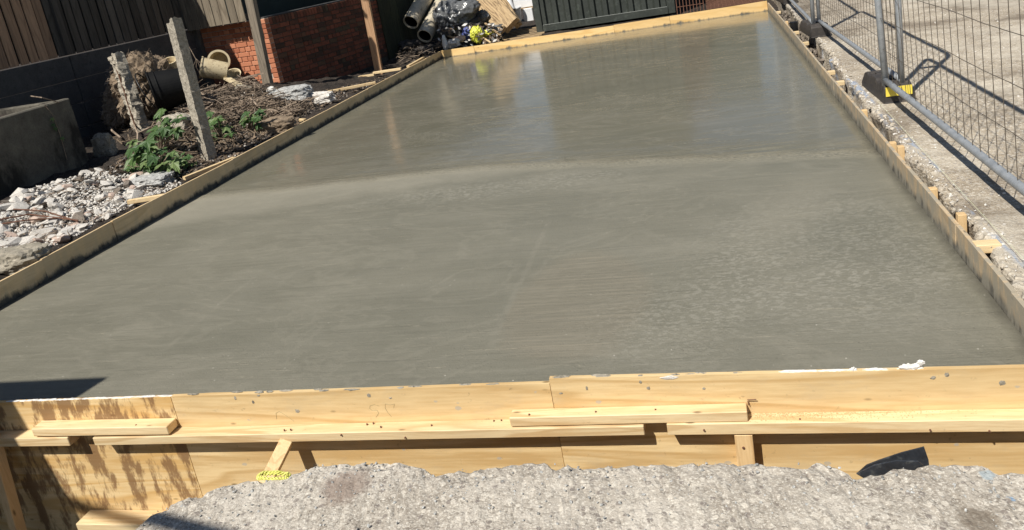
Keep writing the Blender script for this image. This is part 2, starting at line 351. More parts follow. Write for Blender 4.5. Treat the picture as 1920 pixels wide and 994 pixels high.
def yard_mat(name, near):
    m = NT(name); o = m.mapc()
    big = m.noise(m.mapc(scale=(.9, .55, 1)), .9, 4, .6)
    mid = m.noise(o, 4, 6, .7)
    f = m.noise(o, 45, 6, .8)
    c = m.ramp(m.math('ADD', m.math('MULTIPLY', big, .5), m.math('MULTIPLY', mid, .5)),
               [(.36, (.17, .13, .09)), (.48, (.33, .27, .195)), (.62, (.47, .405, .31))])
    if near: c = m.ramp(mid, [(.34, (.30, .262, .215)), (.5, (.41, .368, .31)), (.66, (.52, .475, .41))])
    agg = m.n.new('ShaderNodeTexVoronoi'); agg.inputs['Scale'].default_value = 130 if near else 75; m.link(o, agg.inputs['Vector'])
    av = m.sep(agg.outputs['Color'])[0]
    am = m.ramp(m.noise(o, 2.3, 3), [(.4, .15), (.6, 1.)])
    c = m.mix(m.math('MULTIPLY', m.ramp(av, [(.0, .75), (.24, 0.)]), am), c, (.13, .105, .08))
    c = m.mix(m.ramp(av, [(.82, 0.), (.98, .6)]), c, (.62, .58, .50))
    ag2 = m.n.new('ShaderNodeTexVoronoi'); ag2.inputs['Scale'].default_value = 48; m.link(o, ag2.inputs['Vector'])
    a2 = m.sep(ag2.outputs['Color']); ins = m.ramp(ag2.outputs['Distance'], [(.38, 1.), (.5, 0.)])
    c = m.mix(m.math('MULTIPLY', ins, m.ramp(a2[1], [(.80, 0.), (.84, .8)])), c, (.20, .17, .15))
    c = m.mix(m.math('MULTIPLY', ins, m.ramp(a2[2], [(.80, 0.), (.84, .7)])), c, (.60, .55, .47))
    c = m.mix(m.ramp(f, [(.38, .65), (.47, 0.)]), c, (.15, .125, .10))
    c = m.mix(m.ramp(m.noise(o, 140, 3, .8), [(.54, 0.), (.62, .75)]), c, (.70, .66, .58))
    if not near:   # oily damp stains and mud on the yard
        sn = m.noise(m.mapc(scale=(.55, .8, 1), loc=(0, 3.1, 0)), 1.1, 5, .6)
        c = m.mix(m.ramp(sn, [(.50, 0.), (.60, .72)]), c, (.12, .09, .062))
        c = m.mix(m.ramp(m.noise(m.mapc(scale=(.5, .35, 1), loc=(7, 1, 0)), 1.6, 6, .7), [(.5, 0.), (.6, .5)]), c, (.58, .53, .44))
        bl = m.noise(m.mapc(scale=(5, .9, 1), loc=(.3, .2, 0)), 1.3, 4, .7)
        x = m.sep(m.co.outputs['Object'])[0]
        c = m.mix(m.math('MULTIPLY', m.ramp(bl, [(.50, 0.), (.56, .6)]), m.ramp(m.math('ABSOLUTE', m.math('SUBTRACT', x, 1.115)), [(.012, 1.), (.035, 0.)])), c, (.24, .34, .50))
    else:
        for (bx, by, cc, rr) in ((.62, 1.86, (.16, .32, .52), .008), (.59, 1.95, (.34, .42, .46), .018), (.52, 1.78, (.12, .09, .06), .055), (-1.25, 1.9, (.2, .14, .11), .10)):
            n = m.n.new('ShaderNodeVectorMath'); n.operation = 'DISTANCE'; n.inputs[1].default_value = (bx, by, .12)
            m.link(m.co.outputs['Object'], n.inputs[0])
            d = m.math('ADD', n.outputs['Value'], m.math('MULTIPLY', m.math('SUBTRACT', mid, .5), .12))
            c = m.mix(m.math('MULTIPLY', m.ramp(m.math('DIVIDE', d, rr), [(.6, 1.), (1, 0.)]), .65), c, cc)
    m.col(c); m.rough(.93)
    b1 = m.bump(m.math('ADD', m.noise(o, 110 if near else 60, 5, .8), m.ramp(agg.outputs['Distance'], [(0, .5), (.6, 0.)])), .5 if near else 1., .004)
    b1 = m.bump(m.math('MULTIPLY', ins, a2[0]), .35, .005, b1)
    m.bump(mid, .35, .012, b1); return m.m
M['yard'] = yard_mat('yard_concrete', False)
M['yard_near'] = yard_mat('rough_foreground_concrete', True)
def soil_mat():
    m = NT('soil'); o = m.mapc()
    n = m.noise(o, 7, 6, .7); f = m.noise(o, 60, 4, .8)
    c = m.ramp(n, [(.35, (.012, .009, .007)), (.62, (.05, .036, .026))])
    c = m.mix(m.ramp(f, [(.58, 0.), (.66, .7)]), c, (.30, .25, .21))
    m.col(c); m.rough(.95); m.bump(m.math('ADD', n, f), 1., .02); return m.m
M['soil'] = soil_mat()

# ------------------------------------------------------------------ geometry helpers
class MB:
    def __init__(s): s.v = []; s.f = []
    def add(s, v, f):
        o = len(s.v); s.v += [Vector(a) for a in v]; s.f += [tuple(i+o for i in q) for q in f]; return s
    def box(s, c, ax, ay, az, ch=.002):
        """box centre c, half-vectors ax, ay, az, chamfered by ch"""
        c = Vector(c); A = [Vector(ax), Vector(ay), Vector(az)]; L = [a.length for a in A]
        k = [max(.0, 1-ch/max(l, 1e-6)) for l in L]
        vs = []; idx = {}
        for sx in (-1, 1):
            for sy in (-1, 1):
                for sz in (-1, 1):
                    sg = (sx, sy, sz)
                    for d in range(3):
                        p = c.copy()
                        for e in range(3): p += A[e]*sg[e]*(1 if e == d else k[e])
                        idx[(sg, d)] = len(vs); vs.append(p)
        fs = []
        def quad(pts): fs.append(tuple(pts))
        for d in range(3):
            e, g = [(1, 2), (2, 0), (0, 1)][d]
            for s_ in (-1, 1):
                q = []
                for (a, b) in ((-1, -1), (1, -1), (1, 1), (-1, 1)):
                    sg = [0, 0, 0]; sg[d] = s_; sg[e] = a; sg[g] = b; q.append(idx[(tuple(sg), d)])
                quad(q if s_ > 0 else q[::-1])
        for d in range(3):
            e, g = [(1, 2), (2, 0), (0, 1)][d]
            for a in (-1, 1):
                for b in (-1, 1):
                    q = []
                    for s_, dd in ((-1, e), (1, e), (1, g), (-1, g)):
                        sg = [0, 0, 0]; sg[d] = s_; sg[e] = a; sg[g] = b; q.append(idx[(tuple(sg), dd)])
                    quad(q if a*b < 0 else q[::-1])
        for sx in (-1, 1):
            for sy in (-1, 1):
                for sz in (-1, 1):
                    q = [idx[((sx, sy, sz), 0)], idx[((sx, sy, sz), 1)], idx[((sx, sy, sz), 2)]]
                    quad(q if sx*sy*sz > 0 else q[::-1])
        return s.add(vs, fs)
    def abox(s, x0, x1, y0, y1, z0, z1, ch=.002):
        return s.box(((x0+x1)/2, (y0+y1)/2, (z0+z1)/2), ((x1-x0)/2, 0, 0), (0, (y1-y0)/2, 0), (0, 0, (z1-z0)/2), ch)
    def beam(s, a, b, wdt, hgt, up=(0, 0, 1), ch=.002):
        a = Vector(a); b = Vector(b); d = (b-a); u = Vector(up); sd = d.cross(u).normalized(); u2 = sd.cross(d).normalized()
        return s.box((a+b)/2, d/2, sd*(-wdt/2), u2*(hgt/2), ch)
    def tube(s, pts, r, n=8, cap=True):
        pts = [Vector(p) for p in pts]; rs = r if isinstance(r, (list, tuple)) else [r]*len(pts)
        vs = []; fs = []; pv = None
        for i, p in enumerate(pts):
            t = (pts[min(i+1, len(pts)-1)]-pts[max(i-1, 0)]).normalized()
            if pv is None: pv = t.orthogonal().normalized()
            pv = (pv-t*pv.dot(t)).normalized(); q = t.cross(pv)
            for k in range(n):
                a = 2*math.pi*k/n; vs.append(p+(pv*math.cos(a)+q*math.sin(a))*rs[i])
        for i in range(len(pts)-1):
            for k in range(n):
                k2 = (k+1) % n; fs.append((i*n+k, i*n+k2, (i+1)*n+k2, (i+1)*n+k))
        if cap: fs.append(tuple(range(n))[::-1]); fs.append(tuple((len(pts)-1)*n+k for k in range(n)))
        return s.add(vs, fs)
    def lathe(s, base, axis, prof, n=28):
        """prof: list of (distance along axis, radius)"""
        base = Vector(base); t = Vector(axis).normalized(); u = t.orthogonal().normalized(); q = t.cross(u)
        vs = []; fs = []
        for (h, r) in prof:
            for k in range(n):
                a = 2*math.pi*k/n; vs.append(base+t*h+(u*math.cos(a)+q*math.sin(a))*r)
        for i in range(len(prof)-1):
            for k in range(n):
                k2 = (k+1) % n; fs.append((i*n+k, i*n+k2, (i+1)*n+k2, (i+1)*n+k))
        return s.add(vs, fs)
    def prism(s, poly, d):
        """polygon of 3-D points extruded by vector d"""
        n = len(poly); d = Vector(d); vs = [Vector(p) for p in poly]; vs += [p+d for p in vs]
        fs = [tuple(range(n))[::-1], tuple(range(n, 2*n))]
        for i in range(n): j = (i+1) % n; fs.append((i, j, n+j, n+i))
        return s.add(vs, fs)
    def mesh(s, name, org=(0, 0, 0), smooth=False):
        me = bpy.data.meshes.new(name); org = Vector(org)
        me.from_pydata([tuple(v-org) for v in s.v], [], s.f)
        bm = bmesh.new(); bm.from_mesh(me); bmesh.ops.recalc_face_normals(bm, faces=bm.faces); bm.to_mesh(me); bm.free()
        if smooth:
            for p in me.polygons: p.use_smooth = True
        me.update(); return me

def link(name, me, mat=None, parent=None, loc=(0, 0, 0)):
    o = bpy.data.objects.new(name, me)
    if mat is not None and not me.materials: me.materials.append(mat)
    COL.objects.link(o); o.location = loc
    if parent is not None: o.parent = parent
    return o
def tag(o, label=None, cat=None, group=None, kind=None):
    if label: o['label'] = label
    if cat: o['category'] = cat
    if group: o['group'] = group
    if kind: o['kind'] = kind
    return o
def thing(name, loc, label, cat, group=None):
    return tag(link(name, None, loc=Vector(loc)), label, cat, group)
def wloc(o):
    l = Vector((0, 0, 0))
    while o is not None: l = l+Vector(o.location); o = o.parent
    return l
def part(name, mb, mat, parent, kind=None, smooth=False, label=None):
    """mb in world coordinates"""
    org = wloc(parent)
    o = link(name, mb.mesh(name, org, smooth), M[mat], parent)
    return tag(o, label, kind=kind)
def solo(name, mb, mat, label, cat, group=None, kind=None, smooth=False, org=None):
    if org is None:
        n = len(mb.v); mn = min(v.z for v in mb.v)
        org = Vector((sum(v.x for v in mb.v)/n, sum(v.y for v in mb.v)/n, mn))
    o = link(name, mb.mesh(name, org, smooth), M[mat], None, org)
    return tag(o, label, cat, group, kind)
def struct(name, mb, mat, smooth=False):
    o = link(name, mb.mesh(name, (0, 0, 0), smooth), M[mat]); o['kind'] = 'structure'; return o
def nz(p, s=1.0, seed=0): return noise.fractal(Vector(p)*s+Vector((seed*7.3, seed*3.1, seed)), 1.0, 2.0, 4)

# ------------------------------------------------------------------ dimensions
YF = 2.41            # camera-side face of the front shutter
XL, XR, YB = -4.585, .985, 13.3
YARD = .12

# ------------------------------------------------------------------ slab
def pourline(x): return 5.86-.22*max(0, x+1.9)
mb = MB(); nx, ny = 220, 330
ys = [YF+.02+(YB-YF-.02)*((j/ny)**1.5) for j in range(ny+1)]
for j in range(ny+1):
    y = ys[j]
    for i in range(nx+1):
        x = XL+(XR-XL)*i/nx
        z = .004*nz((x*.5, y*.5, 0), 1, 3)+.0016*nz((x*1.2, y*5, 0), 1, 5)
        pl = pourline(x)+.12*nz((x, 0, 0), .8, 9)
        d = y-pl
        z += .006*math.exp(-(d/.05)**2)*(.5+nz((x, y, 0), 6, 2))-.004*ss(-.1, .1, d)
        z *= .5 if y > pl+.3 else 1
        mb.v.append(Vector((x, y, z)))
for j in range(ny):
    for i in range(nx):
        a = j*(nx+1)+i; mb.f.append((a, a+1, a+nx+2, a+nx+1))
struct('concrete_slab', mb, 'slab', True)

# ------------------------------------------------------------------ grounds
mb = MB()
for (x0, x1, y0, y1) in ((-200, 200, YB+.03, 260), (-200, XL-.03, -40, YB+.03)):
    mb.add([(x0, y0, -.12), (x1, y0, -.12), (x1, y1, -.12), (x0, y1, -.12)], [(0, 1, 2, 3)])
struct('ground', mb, 'soil')
mb = MB(); n = 60
for j in range(n+1):
    for i in range(n+1):
        x = -7+8.3*i/n; y = -1+3.6*j/n
        mb.v.append(Vector((x, y, -.64+.03*nz((x, y, 0), 3))))
for j in range(n):
    for i in range(n): a = j*(n+1)+i; mb.f.append((a, a+1, a+n+2, a+n+1))
struct('trench_ground', mb, 'soil')

def T(x, y):
    z = .06+.19*ss(-4.85, -6.1, x)*(1-ss(10.6, 12.4, y))
    z -= .04*ss(11, 13, y)
    z += .24*math.exp(-((x+6.5)**2+(y-9.4)**2)/.9)+.12*math.exp(-((x+6.0)**2+(y-8.2)**2)/.5)
    z += .05*math.exp(-((x+5.5)**2+(y-5.0)**2)/1.2)
    z += .2*math.exp(-((x+4.2)**2/2.+(y-15.2)**2/.5))
    w_ = ss(-4.62, -4.9, x)
    z += (.045*nz((x, y, 0), 1.6, 1)+.035*nz((x, y, 0), 5, 2)+.012*nz((x, y, 0), 17, 4))*(.35+.65*w_)
    return z
def hit(px, py):
    d = ray(px, py).normalized(); t = 2.0
    for k in range(900):
        p = CAM+d*t
        if p.z < T(p.x, p.y): return p
        t += .025
    return p
mb = MB(); X0, X1, Y0, Y1 = -10.0, XL-.02, 1.5, 17.0; nx, ny = 190, 420
for j in range(ny+1):
    for i in range(nx+1):
        x = X0+(X1-X0)*(i/nx)**.8; y = Y0+(Y1-Y0)*j/ny
        mb.v.append(Vector((x, y, T(x, y))))
for j in range(ny):
    for i in range(nx): a = j*(nx+1)+i; mb.f.append((a, a+1, a+nx+2, a+nx+1))
struct('soil_ground', mb, 'soil', True)
mb = MB(); X0, X1, Y0, Y1 = XL-.02, 1.0, YB+.04, 17.5; nx, ny = 120, 80
for j in range(ny+1):
    for i in range(nx+1):
        x = X0+(X1-X0)*i/nx; y = Y0+(Y1-Y0)*j/ny
        mb.v.append(Vector((x, y, min(T(x, y), .06)+.0)))
for j in range(ny):
    for i in range(nx): a = j*(nx+1)+i; mb.f.append((a, a+1, a+nx+2, a+nx+1))
struct('back_ground', mb, 'soil', True)

# yard: broken edge facing the shutter
def yedge(y): return 1.055+.012*(y-4)+.028*nz((0, y, 0), 2.3, 8)+.018*nz((0, y, 0), 9, 3)+(.05*ss(6.5, 9, y))
mb = MB(); ysr = []; y = -1.0
while y < 16: ysr.append(y); y += .018 if y < 8 else .05
ysr += [18, 22, 30, 45, 70, 120, 250]
cols = [0, .006, .02, .05, .1, .18, .3, .5, .8, 1.3, 2, 3, 5, 9, 18, 40, 90, 200]
for y in ysr:
    e = yedge(min(y, 16))+(.012*nz((0, y, 3), 30, 8)+.008*noise.cell(Vector((y*22, 1.1, 0)))-.004 if y < 16 else 0)
    mb.v.append(Vector((e+.03+.03*nz((1, y, 0), 7, 6), y, -.55)))
    mb.v.append(Vector((e+.015+.03*nz((2, y, 0), 8, 6), y, YARD-.10)))
    for k, c_ in enumerate(cols):
        x = e+c_
        z = YARD-(.028 if k == 0 else .008 if k == 1 else 0)+(.007*nz((x, y, 0), 7, 2)+.01*nz((x, y, 0), .8, 3) if c_ < 20 else 0)
        mb.v.append(Vector((x, y, z)))
nc = len(cols)+2
for j in range(len(ysr)-1):
    for i in range(nc-1): a = j*nc+i; mb.f.append((a, a+1, a+nc+1, a+nc))
struct('yard_ground', mb, 'yard', False)

# foreground concrete with its broken edge (traced in metres from the photograph's edge)
edge = [G(a, b, YARD) for a, b in ((236, 1030), (252, 990), (285, 962), (330, 940), (365, 928), (400, 917), (440, 905), (480, 897), (520, 892), (560, 885), (585, 877), (600, 872), (640, 868), (680, 866), (740, 866), (770, 869), (790, 875), (806, 884), (815, 888), (840, 886), (860, 880), (900, 877), (960, 870), (1020, 867), (1100, 872), (1180, 869), (1300, 868), (1400, 866), (1480, 868), (1540, 867), (1565, 872), (1590, 882), (1605, 892), (1625, 893), (1660, 882), (1700, 871), (1760, 868), (1830, 869), (1850, 874), (1870, 885), (1885, 886), (1895, 880), (1920, 883), (1960, 890), (2100, 890), (2300, 880))]
edge = [Vector((-1.95, 1.35, YARD))]+edge
fine = []
for a, b in zip(edge, edge[1:]):
    k = max(1, int((b-a).length/.012))
    for i in range(k): fine.append(a.lerp(b, i/k))
mb = MB(); rows = 46
for i, p in enumerate(fine):
    q = p.copy(); jag = .009*nz((p.x, 0, 0), 22, 2)+.006*abs(nz((p.x, 0, 1), 60, 3))+.005*noise.cell(Vector((p.x*38, 3.3, 0)))-.004
    for k in range(-4, rows):
        if k < 0:
            q.y = p.y+jag*(1-.25*(k+1)*0)
        if k < 0:
            a = -k; r = Vector((q.x, q.y-.004*a*a*.6+.02*nz((q.x, a*.1, 0), 12), YARD-.012-.11*(a)**1.05+.03))
            if a == 1: r = Vector((q.x, q.y-.003, YARD-.022))
        else:
            t = k/(rows-1); d = (t**1.6)*3.4
            r = Vector((q.x, p.y+jag*math.exp(-d/.02)-d, YARD-.006*math.exp(-d/.006)-.007*max(0, nz((q.x, p.y-d, 4), 20, 6))*math.exp(-d/.05)*3))
            r.x = q.x+d*.10*ss(-1.2, -1.9, p.x)
            r.z += (.003*nz((r.x, r.y, 0), 34, 2)+.0028*nz((r.x, r.y, 0), 95, 5)+.008*nz((r.x, r.y, 0), 3, 3))*(1 if d < 1 else .4)
        mb.v.append(r)
nr = rows+4
for i in range(len(fine)-1):
    for k in range(nr-1): a = i*nr+k; mb.f.append((a, a+1, a+nr+1, a+nr))
struct('foreground_pavement', mb, 'yard_near', False)
GRIT = [(e_.x, e_.y) for e_ in fine]

# ------------------------------------------------------------------ front shutter
TH = .018
def px_x(px, py, Y=YF): return AY(px, py, Y).x
xs = [-5.2, px_x(320, 745), px_x(1030, 715), 1.6]
tops = [.131, .139, .161]
labs = ['brown-stained plywood sheet at the left end of the front shutter', 'clean plywood sheet in the middle of the front shutter, below the long waler',
        'clean plywood sheet at the right end of the front shutter, standing slightly higher']
for i in range(3):
    m = MB(); a, b = xs[i]+(.0015 if i else 0), xs[i+1]-.0015
    yo = (0, 0, -.003)[i]
    lean = .02 if i == 0 else 0
    # sheet: top edge slightly out of level, joint leaning like the photograph's
    z0, z1 = tops[i]-(.004 if i == 2 else 0), tops[i]+(0 if i == 2 else .006)
    if i == 2: z0, z1 = .166, .143
    poly = [(a, YF+yo, -.62), (b, YF+yo, -.62)]
    n = 60
    for k in range(n+1):
        t = k/n; x = b+(a-b)*t; z = z1+(z0-z1)*t+.0012*nz((x, 0, 0), 9)
        poly.append((x, YF+yo, z))
    m.prism(poly, (0, TH, 0))
    solo('form_board', m, 'ply_stained' if i == 0 else 'ply', labs[i], 'plywood board', 'front shutter boards')

def beamx(px0, px1, y0, y1, z0, z1, tilt=0, skew=(0, 0)):
    """timber lying along x with end faces at world x"""
    m = MB(); a, b = px0, px1
    m.box(((a+b)/2, (y0+y1)/2, (z0+z1)/2), ((b-a)/2, 0, tilt*(b-a)/2), (0, (y1-y0)/2, 0), (0, 0, (z1-z0)/2), .0025)
    return m
W = .063; Yw = YF-W
def xa(px, py): return AY(px, py, Yw).x
solo('timber_waler', beamx(-5.2, xa(130, 832), Yw, YF-.001, -.046, -.004), 'pine', 'short horizontal timber rail fixed to the brown-stained sheet, mostly in shadow', 'timber rail', 'horizontal timbers of the front shutter')
solo('timber_waler', beamx(xa(175, 828), xa(1208, 808), Yw, YF-.001, -.038, -.0005, .006), 'pine', 'longest horizontal timber rail along the middle plywood sheet', 'timber rail', 'horizontal timbers of the front shutter')
solo('timber_waler', beamx(xa(1251, 805), 1.7, Yw, YF-.0045, -.036, .008, -.004), 'pine', 'thick horizontal timber rail with sawdust on top at the right of the front shutter', 'timber rail', 'horizontal timbers of the front shutter')
solo('timber_splice', beamx(xa(62, 815), xa(314, 806), Yw, YF-.001, .003, .041, -.003), 'pine', 'short timber offcut bridging the gap between the rails at the left', 'timber offcut', 'horizontal timbers of the front shutter')
solo('timber_splice', beamx(xa(955, 792), xa(1402, 780), Yw+.006, YF-.0045, .011, .048, .006), 'pine', 'timber offcut lying on the rails across the joint of the middle and right sheets', 'timber offcut', 'horizontal timbers of the front shutter')
solo('timber_plate', beamx(xa(155, 985), .9, Yw-.03, YF-.001, -.462, -.420, .0), 'pine', 'sole timber at the foot of the brown-stained plywood sheet', 'timber rail')
rails = [o for o in COL.objects if o.name.startswith('timber_waler') or o.name.startswith('timber_splice')]
for (a_, b_) in ((533, 806), (545, 805), (688, 795), (700, 793), (714, 800), (809, 797), (926, 789), (940, 788), (992, 777), (1117, 772), (1229, 768), (1300, 775), (1352, 776), (95, 806), (255, 797), (1500, 786), (1744, 806), (1855, 808), (640, 815), (760, 820), (1320, 806)):
    c_ = AY(a_, b_, Yw-.0005); best = None
    for o in rails:
        vs_ = [v.co+o.location for v in o.data.vertices]
        x0_, x1_ = min(v.x for v in vs_), max(v.x for v in vs_); z0_, z1_ = min(v.z for v in vs_), max(v.z for v in vs_)
        if x0_ < c_.x < x1_:
            if z0_+.006 < c_.z < z1_-.006: best = (o, c_+Vector((0, 0.0012, 0)), Vector((0, -1, 0))); break
            q_ = G(a_, b_, z1_-.001)
            if Yw+.006 < q_.y < YF-.008: best = (o, q_+Vector((0, 0, -.0045)), Vector((0, 0, 1)))
    if best:
        mm = MB(); mm.lathe(best[1], best[2], [(0, .0032), (.0062, .0032), (.0064, .0001)], 8); part('nail_head', mm, 'rust', best[0])
# braces
m = MB(); a = AY(538, 826, Yw+.01); a.z = -.04; b = Vector((a.x-.17, 2.02, -.50))
b = Vector((AY(505, 893, 2.24).x-.0, 2.24, AY(505, 893, 2.24).z)); d = (b-a); b = a+d*2.6
m.beam(a, b, .05, .028, up=(0, -1, 0)); solo('timber_brace', m, 'pine_z', 'slanting timber brace below the long rail beside the yellow rope', 'timber brace', 'braces below the front rails')
m = MB(); x0 = AY(1380, 845, Yw+.02).x; x1 = AY(1414, 845, Yw+.02).x
m.abox(x0, x1, Yw+.004, YF-.0045, -.6, -.038); st = solo('timber_stake', m, 'pine_z', 'upright timber stake under the right rail with one nail head', 'timber stake', 'braces below the front rails')
mm = MB(); c = AY(1394, 840, Yw+.002); mm.lathe(c+Vector((0, 0, 0)), (0, -1, 0), [(-.002, .0045), (.0015, .0045), (.002, .0001)], 10); part('nail_head', mm, 'rust', st)
m = MB(); a = AY(2, 880, Yw-.02); b = AY(36, 1000, Yw-.06)
m.beam(a+(a-b)*.6, b+(b-a)*.5, .04, .05, up=(0, -1, 0)); solo('timber_brace', m, 'pine_z', 'timber brace in shadow at the far left foot of the front shutter', 'timber brace', 'braces below the front rails')
# pencil marks (faint scribble) on the middle sheet
def stroke(pts, lab_, r=.0009):
    m = MB(); m.tube([AY(460+a/3.166, 680+b/3.166, YF-.0003) for a, b in pts], r, 4)
    solo('pencil_mark', m, 'pencil', lab_, 'pencil mark', 'faint pencil marks on the middle plywood sheet')
stroke([(185, 335), (182, 300), (200, 290), (235, 310), (265, 330), (290, 350)], 'faint pencil hook at the left of the middle plywood sheet')
stroke([(795, 258), (765, 248), (740, 256), (738, 272), (752, 284), (782, 284), (792, 300), (775, 325)], 'faint curved pencil mark in the centre of the middle plywood sheet')
stroke([(880, 270), (885, 245), (860, 250), (830, 244), (830, 270), (848, 300), (868, 322)], 'faint pencil mark right of the curved one on the middle plywood sheet')
# membrane offcut
m = MB()
P = [(1608, 888), (1625, 873), (1648, 864), (1690, 850), (1733, 839), (1741, 862), (1743, 880), (1700, 915), (1640, 905)]
for k in range(1):
    poly = [AY(a, b, 2.14+.0006*(1740-a)) for a, b in P]
    m.prism(poly, (.0, .004, .001))
P2 = [(1606, 889), (1640, 873), (1680, 865), (1722, 866), (1740, 880), (1700, 915), (1625, 900)]
poly = [AY(a, b, 2.09+.0004*(1740-a)) for a, b in P2]; m.prism(poly, (0, .004, .001))
solo('membrane_offcut', m, 'navy_plastic', 'torn black plastic membrane sheet poking up between pavement edge and shutter', 'plastic sheet')
# yellow rope
m = MB(); c = G(514, 896, YARD-.006)
for q in range(2):
    pts = []
    for k in range(121):
        a = 2*math.pi*k/120; pts.append(c+Vector(((.060-.007*q)*math.cos(a), (.014+.003*q)*math.sin(a)+.003*math.sin(3*a+q), .005*q+.002*math.sin(5*a+q)+.005)))
    for s_ in (0, math.pi):
        m.tube([p+Vector((0, .0032*math.cos(k*.62+s_), .0032*math.sin(k*.62+s_))) for k, p in enumerate(pts)], .0026, 6, False)
solo('rope_coil', m, 'strap', 'small coil of yellow rope on the pavement edge', 'rope')
# white scraps on top of the right sheet
def crumple(m, c, rx, ry, rz, seed, n=3):
    bm = bmesh.new(); bmesh.ops.create_icosphere(bm, subdivisions=n, radius=1)
    for v in bm.verts:
        k = 1+.55*nz(v.co*1.5+Vector((seed, 0, 0)), 1.3, seed)+.2*nz(v.co, 5, seed)
        v.co = Vector((v.co.x*rx*k, v.co.y*ry*k, v.co.z*rz*k))+Vector(c)
    bm.verts.index_update()
    m.add([v.co.copy() for v in bm.verts], [tuple(v.index for v in f.verts) for f in bm.faces]); bm.free()
for j, (p0, p1, py, hh) in enumerate(((1462, 1528, 699, .004), (1536, 1590, 699, .004), (1594, 1606, 695, .008), (1616, 1662, 696, .005), (1684, 1728, 690, .014))):
    m = MB(); a = AY((p0+p1)/2, py, YF+.006); wdt = (AY(p1, py, YF).x-AY(p0, py, YF).x)/2
    a.z = .166-.0155*(a.x+.667)+.002+hh*.5; crumple(m, a, wdt, .007, hh, j+3, 4)
    if j == 4: crumple(m, a+Vector((.032, 0, .018)), .012, .005, .008, 12)
    solo('plaster_scrap', m, 'white', ['long thin white scrap, leftmost on the top edge of the right plywood sheet', 'second long thin white scrap on the top edge of the right sheet', 'tiny upright white scrap on the top edge of the right sheet', 'flat white scrap right of the tiny upright one on the top edge', 'largest crumpled white scrap standing on top edge of the right sheet'][j], 'scrap', 'white scraps on the front shutter')
m = MB()
for k in range(26):
    x = -3.1+k*.033; crumple(m, (x, YF+.008+.003*random.random(), .134+.003*random.random()), .02+.01*random.random(), .007, .003, k, 2)
solo('plaster_smear', m, 'white', 'white mortar smear along the top edge of the brown-stained sheet', 'mortar smear')
m = MB(); a = AY(1255, 708, YF-.003); crumple(m, a, .028, .003, .006, 5); solo('mortar_splash', m, 'rock', 'grey cement splash near the top of the right plywood sheet', 'cement splash')
m = MB()
for k in range(46):
    x = random.choice([random.uniform(-2.2, -.7), random.uniform(-.65, .85), random.gauss(-.4, .2)])
    zt_ = (.139+.0025 if x < -.667 else .166-.0155*(x+.667))
    if random.random() < .75: crumple(m, (x, YF+.006+random.uniform(-.002, .008), zt_+.0015), random.uniform(.008, .03), .006, .0022, k+30, 2)
    else: crumple(m, (x, YF-(.0034 if x > -.667 else .0004), zt_-abs(random.gauss(0, .03))-.004), random.uniform(.003, .010), .0012, random.uniform(.003, .009), k+60, 2)
solo('cement_dabs', m, 'conc_old', 'grey cement dabs along the top edge of the front shutter', 'cement', kind='stuff')
# nails bent on right rail
m = MB(); m.tube([AY(1401, 750, YF-.01), AY(1418, 749, YF-.012)], .0016, 6); m.tube([AY(1402, 752, YF-.01), AY(1404, 760, YF-.012)], .0016, 6)
solo('bent_nail', m, 'rust', 'bent nail sticking out above the end of the timber offcut', 'nail')
# knots on plywood
m = MB()
for (a, b, rx, rz) in ((1647, 709, .017, .009), (1367, 737, .011, .007), (1441, 716, .008, .005)):
    c = AY(a, b, YF-.0034)
    m.lathe(c, (0, -1, 0), [(-.002, .001), (.0002, .001)], 8)
# sawdust (stuff) on the right rail
m = MB()
for k in range(1300):
    x = .12+.22*random.gauss(0, 1); 
    if x < -.0 or x > .95: continue
    y = YF-.006-abs(random.gauss(0, .022)); z = .0085-.004*(x-.7)
    if y < Yw+.002: continue
    s_ = random.uniform(.0005, .0016)
    m.box((x, y, z+s_*.4), (s_, 0, 0), (0, s_*.7, 0), (0, 0, s_*.4), .0002)
M['sawdust'] = grainy('sawdust', (.42, .27, .12), (.66, .46, .24), 200, .9, 0, .001)
solo('sawdust', m, 'sawdust', 'sawdust crumbs lying on the right timber rail', 'sawdust', kind='stuff')

# ------------------------------------------------------------------ left, far, right shutters
def long_board(a, b, nrm, z0a, z0b, top, mat, label, group, seg=40, seed=0, proud=0):
    """upright board from a to b (xy), thickness TH towards nrm"""
    a = Vector((a[0], a[1], 0)); b = Vector((b[0], b[1], 0)); nrm = Vector(nrm)
    a = a+nrm*proud; b = b+nrm*proud
    m = MB(); poly = [Vector((a.x, a.y, -.3)), Vector((b.x, b.y, -.3))]
    for k in range(seg+1):
        t = 1-k/seg; p = a.lerp(b, t); p.z = z0a+(z0b-z0a)*t+.002*nz((p.x, p.y, seed), 1.5, seed); poly.append(p)
    m.prism(poly, nrm*TH)
    return solo('form_board', m, mat, label, 'form board', group, org=(a.lerp(b, .5).x, a.lerp(b, .5).y, 0))
lj = [1.0, AX(80, 490, XL).y, AX(215, 430, XL).y, AX(440, 310, XL).y, AX(690, 172, XL).y, AX(800, 112, XL).y, YB]
tz = [.165, .155, .165, .15, .14, .13, .125]
ll = ['left shutter board nearest the camera, with dark slurry marks', 'second left shutter board, behind the pale rubble', 'third left shutter board, beside the rubble and the leafy plants', 'long fourth left shutter board, beside the plants and twig heap', 'fifth left shutter board, near the two loose struts', 'farthest left shutter board, meeting the far corner']
for i in range(6):
    long_board((XL, lj[i]+.002), (XL, lj[i+1]-.002), (-1, 0, 0), tz[i]+.002, tz[i+1]-.002, 0, 'form_left', ll[i], 'left shutter boards', seed=i, proud=.004*(i % 2))
fj = [XL, AY(889, 92, YB).x, AY(1151, 52, YB).x, AY(1256, 38, YB).x, XR]
